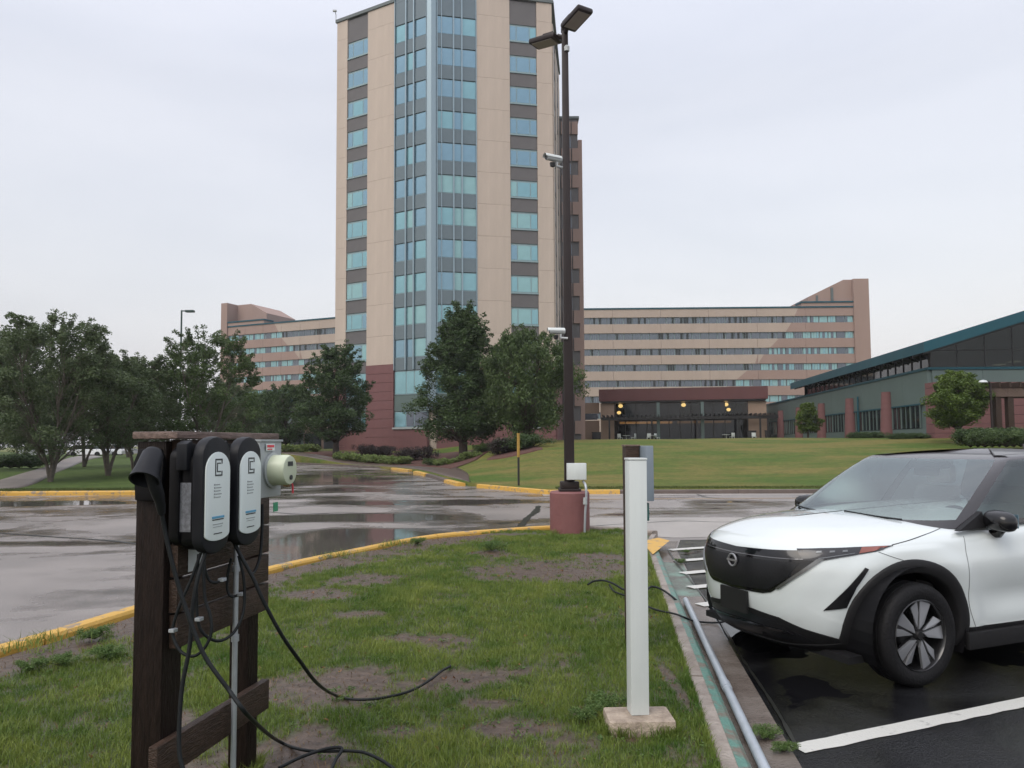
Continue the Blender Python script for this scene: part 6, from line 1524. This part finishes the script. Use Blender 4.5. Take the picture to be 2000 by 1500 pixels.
for i in range(28):
    for j in range(NG):
        f = abs((fr_[j] + fr_[j + 1]) / 2); h = (hs_[i] + hs_[i + 1]) / 2; idx = (i * (NG + 1) + j, i * (NG + 1) + j + 1, (i + 1) * (NG + 1) + j + 1, (i + 1) * (NG + 1) + j)
        w1 = WS; 
        if f < w1 and .085 < h < .80: k = 'windscreen'
        elif A2 < f < B1 and .05 < h < .74: k = 'side_window' + ('_l' if fr_[j] < 0 else '_r')
        elif B2 < f < C1_ and .05 < h < .74: k = 'rear_side_window' + ('_l' if fr_[j] < 0 else '_r')
        elif f > RG and .10 < h < .78: k = 'rear_window'
        else: k = 'pillars' if h < .80 else 'roof_edge'
        parts_[k].append(idx)
for k, F in parts_.items():
    used = sorted({i for f in F for i in f}); mp_ = {v: n for n, v in enumerate(used)}
    b = MB(); b.add([gv[i] for i in used], [tuple(mp_[i] for i in f) for f in F])
    b.build(k.replace('_l', '').replace('_r', '') if k[-2:] in ('_l', '_r') else k, {'windscreen': wind, 'roof_edge': roofm, 'pillars': mat('pillar_black', (.022, .020, .022), .25, coat=.6)}.get(k, sideg), car, smooth=True, sharp=50)
# roof cap
rows = []
for t in np.linspace(0, 1, 14):
    row = []
    for j in range(NG + 1):
        p = GS(fr_[j], 1.0); c = Vector((2.0, 0, 0)); x = p.x + (2.05 - p.x) * t; y = p.y * (1 - t); zc_ = p.z + (1.652 - p.z) * (1 - (1 - t) ** 2)
        row.append((x, y, zc_))
    rows.append(row)
link('roof', grid_mesh('roof', rows, roofm), car)
b = MB(); b.prism([(2.55, -.012), (2.72, -.018), (2.78, 0), (2.72, .018), (2.55, .012)], 1.62, 1.69); b.build('shark_fin_antenna', roofm, car, bevel=.008, smooth=True)
for sg in (-1, 1):   # black gloss edge of the side glass
    pass
# cowl, wipers
b = MB(); rows = [[tuple(GS(f, .0, -.01) + Vector((-.07 * k, 0, .002 - .012 * k))) for f in np.linspace(-.17, .17, 30)] for k in (0, .5, 1)]
link('cowl', grid_mesh('cowl', rows, psat), car)
for (f0, f1) in ((-.13, -.01), (.02, .14)):
    pts_ = [GS(f0 + (f1 - f0) * i / 10, .06 + .03 * i / 10) + Vector((-.015, 0, .012)) for i in range(11)]
    MB().tube(pts_, .008, 6).build('wiper', M['rubber'], car)
# sensor cover and mirror behind the screen
q = GS(0, .74); b = MB(); b.box((-.05, -.14, -.06), (.14, .14, .0)); b.build('sensor_cover', psat, car, q + Vector((.05, 0, -.01)), bevel=.02)
b = MB(); b.box((-.015, -.12, -.035), (.015, .12, .035)); b.build('rear_view_mirror', psat, car, q + Vector((.06, -.0, -.10)), bevel=.012, smooth=True)
# door mirrors
for sg in (-1, 1):
    mr_ = MB(); n, m2_ = 16, 10; vs = []
    for i in range(m2_ + 1):
        a = PI * i / m2_
        for k in range(n):
            t = 2 * PI * k / n; ex = lambda c: math.copysign(abs(c) ** .75, c)
            x = .085 * -math.cos(a) * (1.15 if math.cos(a) > 0 else .75); r = math.sin(a) ** .6
            vs.append((x + .0, .118 * r * ex(math.cos(t)), .078 * r * ex(math.sin(t)) + .012 * r * math.cos(t) * -sg))
    fs_ = [(i * n + k, i * n + (k + 1) % n, (i + 1) * n + (k + 1) % n, (i + 1) * n + k) for i in range(m2_) for k in range(n)]
    mr_.add(vs, fs_); o = mr_.build('door_mirror', pgloss, car, (.80, sg * .97, 1.13), smooth=True, sharp=80); o.rotation_euler = (0, 0, sg * .12)
    b = MB(); b.tube([(.03, -sg * .03, -.065), (.04, -sg * .06, -.10), (.0, -sg * .15, -.115), (-.02, -sg * .19, -.105)], [.035, .034, .03, .03], 10); b.build('mirror_stalk', pgloss, o, smooth=True)
    b = MB(); b.box((.058, -.085, -.05), (.064, .085, .05)); b.build('mirror_glass', M['glass1'], o, bevel=.001)
    # triangular quarter base
    b = MB(); z = 1.10; b.add([(.46, sg * .885, 1.06), (.74, sg * .895, 1.075), (.76, sg * .852, 1.19), (.46, sg * .845, 1.06), (.74, sg * .855, 1.075), (.76, sg * .812, 1.19)], [(0, 1, 2), (5, 4, 3), (0, 3, 4, 1), (1, 4, 5, 2), (2, 5, 3, 0)]); b.build('mirror_base', psat, car)
# cabin
cab = mat('dark_cabin', (.08, .08, .085), .8); seat_m = mat('grey_seat', (.55, .57, .57), .7)
MB().box((.55, -.74, .5), (3.3, .74, .62)).build('cabin_floor', cab, car)
b = MB(); b.box((.35, -.74, .60), (.95, .74, 1.045)); b.build('dashboard', mat('dash_top', (.11, .115, .115), .6), car, bevel=.05)
def seat(u, y):
    b = MB(); b.box((u, y - .25, .62), (u + .5, y + .25, .80)); b.build('seat', seat_m, car, bevel=.05, smooth=True)
    b = MB(); b.add([(u + .42, y - .24, .75), (u + .55, y - .24, .75), (u + .55, y + .24, .75), (u + .42, y + .24, .75), (u + .62, y - .21, 1.30), (u + .73, y - .21, 1.30), (u + .73, y + .21, 1.30), (u + .62, y + .21, 1.30)], [(0, 3, 2, 1), (4, 5, 6, 7), (0, 1, 5, 4), (1, 2, 6, 5), (2, 3, 7, 6), (3, 0, 4, 7)]); b.build('seat_back', seat_m, car, bevel=.04, smooth=True)
    b = MB(); b.box((u + .66, y - .13, 1.32), (u + .76, y + .13, 1.50)); b.build('headrest', seat_m, car, bevel=.035, smooth=True)
for y in (-.38, .38): seat(1.2, y); seat(2.1, y)
wc = Matrix.Translation((1.02, -.38, 1.02)) @ Matrix.Rotation(math.radians(-65), 4, 'Y')
MB().lathe([(.175 + .014 * math.cos(t), .014 * math.sin(t)) for t in np.linspace(0, 2 * PI, 9)], 28, wc).build('steering_wheel', psat, car, smooth=True)

# ================================================================== RAIN HAZE
hb = MB().box((-760, -160, -1.2), (760, 1060, 95))
hm = bpy.data.materials.new('rain_haze'); hm.use_nodes = True; t = hm.node_tree; t.nodes.clear()
v = t.nodes.new('ShaderNodeVolumePrincipled'); v.inputs['Color'].default_value = (.92, .92, .97, 1); v.inputs['Density'].default_value = .0003; v.inputs['Anisotropy'].default_value = .1
o = t.nodes.new('ShaderNodeOutputMaterial'); t.links.new(v.outputs[0], o.inputs['Volume'])
h = hb.build('haze', hm); h['kind'] = 'stuff'; h['label'] = 'thin pale rain haze softening the far wings'
